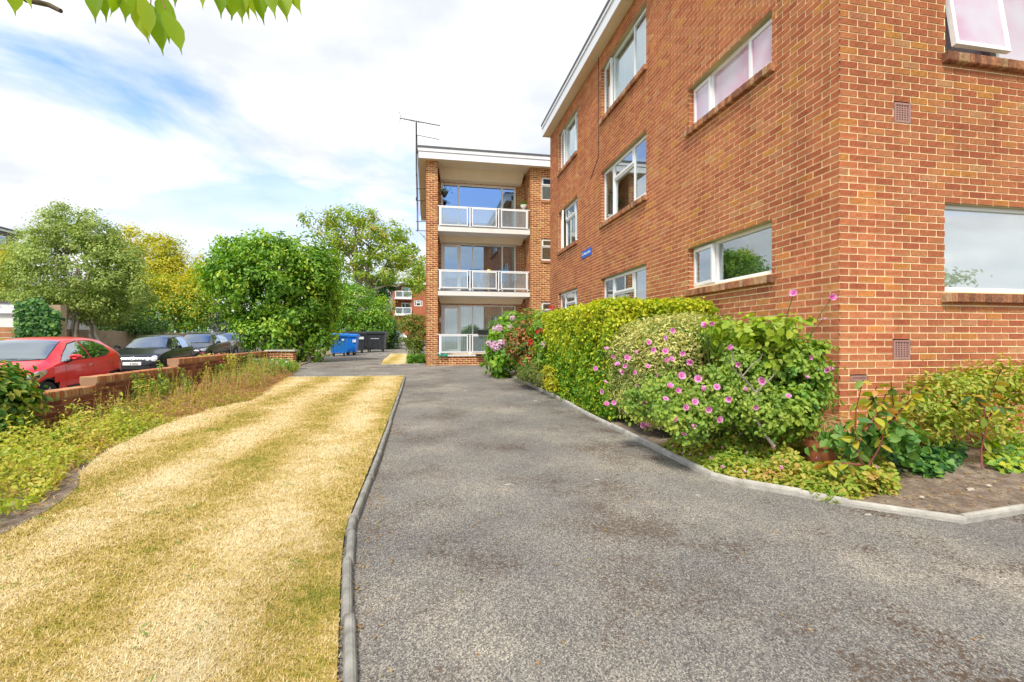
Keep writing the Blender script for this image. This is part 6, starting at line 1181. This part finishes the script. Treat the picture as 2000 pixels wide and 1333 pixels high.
for i in range(46): a = rng.uniform(0, 6.28); p = G(1962, 893) + Vector((rng.normal() * .09, rng.normal() * .07, .02)); inst('leaf', stm, st, p, (rng.normal() * .3, -rng.uniform(.5, 1.2), a), float(rng.uniform(.22, .36)))
# stones and litter on the soil
mPeb = M('pebble', (.5, .43, .34), .8, .3, 10); rng = np.random.default_rng(58); pm = []
for s in range(4):
    mb = MB(); d = [(math.cos(a) * math.cos(b), math.sin(a) * math.cos(b), math.sin(b)) for b in (-1.2, -.5, .2, .8, 1.3) for a in np.linspace(0, 6.28, 9)[:-1]]; vs = [(x * (1 + .2 * rng.normal()), y * (.7 + .15 * rng.normal()), z * .45) for x, y, z in d]; mb.add(vs, [(i * 8 + j, i * 8 + (j + 1) % 8, i * 8 + 8 + (j + 1) % 8, i * 8 + 8 + j) for i in range(4) for j in range(8)] + [tuple(range(32, 40))]); me = bpy.data.meshes.new('stone'); me.from_pydata(mb.v, [], mb.f); me.materials.append(mPeb); pm.append(me)
for i, (px, py, s) in enumerate(((1647, 958, .035), (1895, 968, .03), (1930, 962, .026), (1800, 985, .02))):
    g = G(px, py); o = bpy.data.objects.new('stone', pm[i]); COL.objects.link(o); o.location = (g.x, g.y, soilz(g.x, g.y) + .01); o.scale = (s,) * 3; tag(o, 'small pale stone lying on the bare soil of the planting bed', 'stone', 'stones on the bare soil')
n = 900; P = []
for i in range(n): x = rng.uniform(2.95, 6.2); y = rng.uniform(2.65, 3.9); P.append((x, y, soilz(x, y) + .008))
P = np.array([p for p in P if p[1] > np.interp(p[0], [2.6, 2.92, 3.1, 3.61, 6.5], [3.5, 3.2, 2.98, 2.6, 2.75]) + .04]); V, Q, r = leaves(rng, P, rng.normal(0, .3, (len(P), 3)) + np.array([0, 0, 1]), .03, .45); o = fast('leaf_litter', V, Q, r, mLfDry, kind='stuff', org=(3.5, 3., .07)); tag(o, 'dry leaf litter and bark scattered over the bare soil', 'litter')
n = 420; P = []
for i in range(n):
    y = rng.uniform(1.6, 13) if rng.random() < .6 else rng.uniform(1.5, 4); x = (rng.uniform(-.45, 2.4) if rng.random() < .35 else (2.42 - abs(rng.normal()) * .22 if rng.random() < .6 and y > 4 else -.42 + abs(rng.normal()) * .12)); P.append((x, y, gz(y) + .006))
P = np.array(P); V, Q, r = leaves(rng, P, rng.normal(0, .25, (n, 3)) + np.array([0, 0, 1]), .022, .5); o = fast('fallen_leaves', V, Q, r, mLfDry, kind='stuff', org=(1, 5, .1)); tag(o, 'scattered dry fallen leaves on the asphalt drive', 'litter')

# ------------------------------------------------------------------ border along the garden wall
def lawn_edge(y): return float(np.interp(y, [p[1] for p in lawnLft], [p[0] for p in lawnLft]))
rng = np.random.default_rng(60)
def border(nm, label, y0, y1, f0, f1, n, hmax, size, mat, seed, asp=.5, cat='plants'):
    rng = np.random.default_rng(seed); P = []
    for i in range(n):
        y = y0 + (y1 - y0) * rng.random(); xr = lawn_edge(y) + .05; xl = wallx(y) + .2; f = f0 + (f1 - f0) * rng.random(); x = xr + (xl - xr) * f; hh_ = hmax * (.3 + .7 * min(1, f / .35)) * (.55 + .45 * math.sin(x * 6 + y * 4.1) * math.sin(y * 5.3 - x * 2)); P.append((x, y, bedz(x, y) + rng.random() ** .8 * hh_))
    P = np.array(P); V, Q, r = leaves(rng, P, rng.normal(0, .6, (n, 3)) + np.array([.3, -.4, .8]), size, asp, .55 * rng.random(n) + .45 * (.5 + .5 * np.sin(P[:, 0] * 4) * np.sin(P[:, 1] * 3)), size > .05); o = fast(nm, V, Q, r, mat, kind='stuff', org=(P[0][0], P[0][1], gz(P[0][1]))); return tag(o, label, cat)
border('border_foliage', 'yellow-green low leafy plants filling the border beside the lawn', 2.2, 6.8, .09, .92, 17000, .48, .042, mLfBord, 61)
border('border_greens', 'darker green leafy plants rising through the near border', 2.2, 8.0, .2, .95, 5200, .62, .05, mLfBord, 65, .3)
border('border_dry', 'brown dried stems and leaves mixed through the near border', 2.4, 8.5, .05, .9, 4600, .34, .045, mLfDry, 67, .2)
border('mid_border', 'mixed green and ochre plants in the border along the wall', 6.3, 10.2, .0, .75, 7500, .36, .05, mLfBord, 62, .3)
border('dried_border', 'dried straw-coloured plants in the far part of the border', 7.4, 14.2, .0, .85, 17000, .5, .055, mLfDry, 63, .22)
border('far_border', 'fresh green plants in the border near the gate pier', 11.5, 16.2, .25, .95, 9000, .45, .075, mLfRose, 64, .3)
def weed(label, p, h, n, seed, mat=mLfRose, spread=.06, size=.06, cat='weed', nm='tall_weed', top=None):
    rng = np.random.default_rng(seed); t = thing(nm, label, cat, p); mb = MB(); PP = []
    for k in range(4):
        a = p + Vector((rng.normal() * spread, rng.normal() * spread, 0)); b = a + Vector((rng.normal() * spread, rng.normal() * spread, h * rng.uniform(.7, 1))); mb.tube([a, a.lerp(b, .5) + Vector((rng.normal() * .02, 0, 0)), b], [.006, .005, .003], 4)
        for f in rng.random(n // 4) * .85 + .15: PP.append(tuple(a.lerp(b, float(f))))
        if top: top(t, b, rng)
    mesh('stems', mb, mStem, t); V, Q, r = leaves(rng, np.array(PP), rng.normal(0, .5, (len(PP), 3)) + np.array([0, -.2, .9]), size, .32, None, True); fast('foliage', V, Q, r, mat, t); return t
def stalks(nm, label, y0, y1, n, h0, h1, mat, seed):
    rng = np.random.default_rng(seed); y = rng.uniform(y0, y1, n); xr = np.array([lawn_edge(v) for v in y]) - .1; xl = np.array([wallx(v) for v in y]) + .18; f = rng.random(n); cl = np.sin(y * 3.7 + seed) * np.sin(y * 1.9) * .25; f = np.clip(f + cl, .03, .98); x = xr + (xl - xr) * f
    z = np.array([bedz(a, b) for a, b in zip(x, y)]); h = rng.uniform(h0, h1, n) * (.35 + .65 * np.minimum(1, f / .4)) * np.interp(y, [6.2, 7.8], [.5, 1.]); lx, ly = rng.normal(0, .16, n) * h, rng.normal(0, .16, n) * h; wd = .0035 + .001 * rng.random(n)
    B = np.stack([x, y, z], 1); M1 = B + np.stack([lx * .4, ly * .4, h * .6], 1); T = B + np.stack([lx, ly, h], 1); sv = np.stack([wd, -wd * .4, np.zeros(n)], 1); V = np.stack([B - sv, B + sv, M1 + sv * .8, M1 - sv * .8, T + sv * .3, T - sv * .3], 1).reshape(-1, 3)
    b = (np.arange(n) * 6)[:, None]; Q = np.concatenate([b + np.array([0, 1, 2, 3]), b + np.array([3, 2, 4, 5])], 1).reshape(-1, 4); V2, Q2, r2 = leaves(rng, np.repeat(T, 5, 0) - np.stack([lx, ly, h], 1).repeat(5, 0) * rng.random((5 * n, 1)) * .45, rng.normal(0, 1, (5 * n, 3)), .032, .35)
    o = fast(nm, np.concatenate([V, V2]), np.concatenate([Q, Q2 + len(V)]), np.concatenate([np.repeat(rng.random(n), 2), r2]), mat, kind='stuff', org=(x[0], y[0], z[0])); return tag(o, label, 'plants')
stalks('dry_stalks', 'wispy straw-brown seed stalks standing along the garden wall', 3.6, 14.5, 620, .3, .7, mLfDry, 101)
stalks('green_stalks', 'slender yellow-green flower stalks rising through the border', 3.2, 15.5, 520, .3, .75, mLfBord, 102)
WD = [(208, 705, 'leafy', 9.0), (232, 720, 'leafy', 8.6), (258, 720, 'leafy', 8.4), (180, 735, 'leafy', 8.2), (275, 740, 'leafy', 8.0), (300, 745, 'leafy', 8.6), (345, 712, 'leafy', 10.0), (395, 705, 'leafy', 11.), (420, 700, 'leafy', 12.), (130, 790, 'leafy', 6.8), (60, 855, 'leafy', 5.2), (110, 850, 'leafy', 5.4), (150, 845, 'leafy', 5.8), (170, 800, 'leafy', 6.6), (215, 790, 'leafy', 7.2), (245, 770, 'leafy', 7.6), (290, 770, 'leafy', 8.2), (360, 735, 'leafy', 9.6), (20, 900, 'leafy', 4.8), (455, 690, 'leafy', 13.), (478, 682, 'leafy', 14.), (320, 735, 'leafy', 9.)]
for i, (px, py, k, z) in enumerate(WD):
    tp = D(px, py, z * .93); x, y = tp.x, tp.y; x = max(x, wallx(y) + .25); zb = bedz(x, y); weed('tall leafy weed standing in the border against the dark garden wall', Vector((x, y, zb)), max(.35, tp.z - zb), 130, 70 + i, [mLfRose, mLfBord, mLfHyd][i % 3], .05, .075)['group'] = 'tall weeds along the garden wall'
dm = petal_flower(90, .028, 9, .05, mDaisy, wid=1.0)
dz = thing('daisy_clump', 'clump of white daisies in front of the gate pier', 'flowers', gp(D(525, 735, 14.2).x, D(525, 735, 14.2).y)); rng = np.random.default_rng(66); PP = []
for i in range(60):
    p = D(rng.uniform(490, 562), rng.uniform(700, 735), 13.9 + rng.normal() * .25); inst('flower', dm, dz, p, (.7 + rng.normal() * .3, rng.normal() * .3, 0), float(rng.uniform(.9, 1.5)))
for i in range(5200): PP.append(tuple(D(rng.uniform(484, 566), 742 - rng.random() * 42 * (1 - ((i % 82) / 82 - .5) ** 2), 14.1 + rng.normal() * .25)))
V, Q, r = leaves(rng, np.array(PP), rng.normal(0, .5, (len(PP), 3)) + np.array([0, -.4, .6]), .08, .22); fast('foliage', V, Q, r, mLfGreen, dz)
rv = thing('red_valerian', 'pinkish red flowering clump in the middle of the border', 'flowers', gp(D(430, 720, 11.8).x, D(430, 720, 11.8).y)); rvm = headmesh(.035, leafmat('petal_valerian', [(0, (.5, .06, .1)), (1, (.7, .2, .25))], .3), 3, 20); PP = []
for i in range(30): inst('flower_head', rvm, rv, D(rng.uniform(395, 455), rng.uniform(690, 715), 11.8 + rng.normal() * .2), (0, 0, i), float(rng.uniform(.7, 1.2)))
for i in range(1500): PP.append(tuple(D(rng.uniform(390, 460), rng.uniform(692, 745), 11.9 + rng.normal() * .2)))
V, Q, r = leaves(rng, np.array(PP), rng.normal(0, .5, (len(PP), 3)) + np.array([0, -.4, .6]), .075, .3); fast('foliage', V, Q, r, mLfBord, rv)
tree('laurel_bush', 'glossy green evergreen bush at the near end of the garden wall', 'bush', Vector((-4.55, 4.6, bedz(-4.5, 4.6))), plob((5, 790, 32, 52, 5.3, .35), (-40, 800, 50, 80, 5.2, .4), (5, 850, 30, 45, 5.2, .3), (-10, 740, 24, 24, 5.4, .25)), lf('leaf_laurel', (.03, .10, .02), (.07, .19, .03), (.16, .30, .04), (.36, .38, .06), (.44, .36, .10)), 170, .07, 5200, .085, 68, mBarkD, .02, [(0, 0), (.1, .1)], hexa=True, asp=.55, fill=.5)

# ------------------------------------------------------------------ dry grass blades on the lawn
rng = np.random.default_rng(80); n = 260000; yy = 1.55 * (13.5 / 1.55) ** (rng.random(n) ** 1.0); L_ = np.interp(yy, [p[1] for p in lawnLft], [p[0] for p in lawnLft]); R__ = np.interp(yy, [p.y for p in kerbL], [p.x for p in kerbL]) - .03
xx = L_ + (R__ - L_) * rng.random(n) - .03 * rng.random(n); zb = np.array([lawnz(a, b) for a, b in zip(xx, yy)]) - .002; az = rng.uniform(0, 6.283, n); sc_ = np.clip(.7 + yy / 9, .7, 1.7); h = rng.uniform(.005, .019, n) * np.clip(sc_, .7, 1.2); ln_ = rng.uniform(.4, 2.0, n) * h; wd_ = .0016 * sc_ * 1.5
B = np.stack([xx, yy, zb], 1); T = B + np.stack([np.cos(az) * ln_, np.sin(az) * ln_, h], 1); sdv = np.stack([-np.sin(az) * wd_, np.cos(az) * wd_, np.zeros(n)], 1)
V = np.stack([B - sdv, B + sdv, T], 1).reshape(-1, 3); o = fast('grass', V, np.arange(3 * n).reshape(-1, 3), rng.random(n), mBlade, kind='stuff', org=(0, 0, 0)); tag(o, 'short dry straw-coloured grass of the striped lawn', 'grass')
n = 2600; ys = []; 
cen = rng.uniform(0, 1, (90, 2)); ci = rng.integers(0, 90, n); yy = 1.7 * (12.8 / 1.7) ** cen[ci, 0] + rng.normal(0, .035, n); f = np.clip(cen[ci, 1], .05, .95); L_ = np.interp(yy, [p[1] for p in lawnLft], [p[0] for p in lawnLft]); xx = L_ + (-.6 - L_) * f + rng.normal(0, .035, n)
P = np.stack([xx, yy, np.array([lawnz(a, b) for a, b in zip(xx, yy)])], 1); V, Q, r = leaves(rng, P, rng.normal(0, .6, (n, 3)) + np.array([0, -.3, .6]), .035, .14); o = fast('lawn_weeds', V, Q, r, mLfGrass, kind='stuff', org=(0, 0, 0)); tag(o, 'scattered fresh green tufts in the dry lawn', 'grass')

# ------------------------------------------------------------------ cherry branch overhead
ch = thing('cherry_tree', 'cherry tree whose pointed bright green leaves hang into the top of the view', 'tree', (-2.05, -.9, gz(-.9)))
zq = 1.25; rng = np.random.default_rng(91); mb = MB(); fork = Vector((-1.75, -.5, 2.35))
mb.tube([(-2.05, -.9, gz(-.9) - .1), (-2.0, -.85, .9), (-1.9, -.7, 1.7), fork], [.11, .095, .085, .07], 10)
br1 = [fork, D(-30, -130, 1.35), D(120, -120, zq), D(300, -75, zq), D(420, -110, zq), D(600, -105, zq)]; mb.tube(br1, [.04, .022, .016, .011, .008, .004], 8)
br2 = [fork, D(-120, -140, 1.5), D(-40, -70, 1.35), D(53, 0, 1.32), D(95, 10, 1.32), D(119, 22, 1.32)]; mb.tube(br2, [.03, .016, .011, .009, .007, .006], 8)
mesh('trunk', mb, mBarkD, ch, smooth=True); chm = [leafmesh(i + 20, 1, .30 + .02 * (i % 4), mLfCherry, .15 + .8 * i / 6, 1, .10) for i in range(6)]
tips = [(185, 39, 178, -50), (201, 37, 205, -52), (225, 34, 222, -50), (249, 39, 236, -46), (285, 79, 262, -10), (293, 70, 280, -8), (320, 102, 294, 8), (332, 80, 316, -14), (358, 101, 322, 18), (34, 26, 12, -48), (56, 12, 40, -60), (391, 12, 398, -70), (431, 31, 430, -55), (443, 34, 445, -50), (459, 37, 450, -52), (469, 40, 470, -50), (480, 32, 476, -55), (493, 39, 485, -50), (511, 43, 500, -45), (520, 20, 516, -60), (533, 31, 525, -52), (560, 37, 546, -45), (584, 25, 562, -50), (240, 2, 250, -70), (340, 9, 345, -70), (150, -5, 140, -80)]
bl = [Vector(p) for p in br1]
def nearest(p):
    best = None
    for a, b in zip(bl, bl[1:]):
        for k in range(9):
            q = a.lerp(b, k / 8)
            if best is None or (q - p).length < (best - p).length: best = q
    return best
for i, (tx, ty, bx_, by_) in enumerate(tips):
    a, b = D(bx_, by_, zq + .03 * math.sin(i * 2.1)), D(tx, ty, zq + .03 * math.sin(i * 2.1) - .02); d = b - a; q = d.to_track_quat('X', 'Z'); v = (Vector((0, 0, CH)) - a).normalized(); e_ = q.to_euler()
    # turn the blade's face partly towards the viewer
    mloc = q.to_matrix(); zax = mloc @ Vector((0, 0, 1)); dx = d.normalized(); vv = (v - dx * v.dot(dx)).normalized(); ang = math.atan2(zax.cross(vv).dot(dx), zax.dot(vv)) + rng.normal() * .75; e_ = (Matrix.Rotation(ang, 3, dx) @ mloc).to_euler()
    inst('leaf', chm[i % 6], ch, a, e_, d.length); nb = nearest(a); mesh('leaf_stalk', MB().tube([a + d * .01, a.lerp(nb, .5), nb], [.0014, .0016, .002], 4), mTwig, ch)
for i in range(30):
    p = bl[1].lerp(bl[2], rng.random()) if i % 2 else bl[4].lerp(bl[5], rng.random()); d = Vector((rng.normal(), rng.normal(), rng.normal() * .5 + .5)).normalized()
    if (proj(p + d * .12)[1]) > -15: continue
    inst('leaf', chm[i % 6], ch, p, d.to_track_quat('X', 'Z').to_euler(), .11)
basket(Vector(onY(18.6, 868, 376)), 'black cone hanging planter with green leaves on the top balcony pillar', mBlackP, .12)
basket(Vector(onY(18.6, 1023, 402)), 'pale cone hanging planter on the top balcony side wall', mSlab, -.12)

# a young tree just beyond the frame, mirrored in the wide ground-floor window
tree('garden_tree', 'small leafy tree standing off the drive opposite the wide ground-floor window', 'tree', gp(9.3, 1.2), [((9.3, 1.2, 2.3), (.8, .8, .75)), ((8.7, 1.5, 2.0), (.6, .6, .5)), ((9.5, .6, 3.0), (.6, .6, .6)), ((9.0, 1.0, 1.6), (.6, .6, .5))], mLfRose, 90, .12, 2600, .09, 110, mBark, .04, hexa=True, fill=.3, twigs=3)
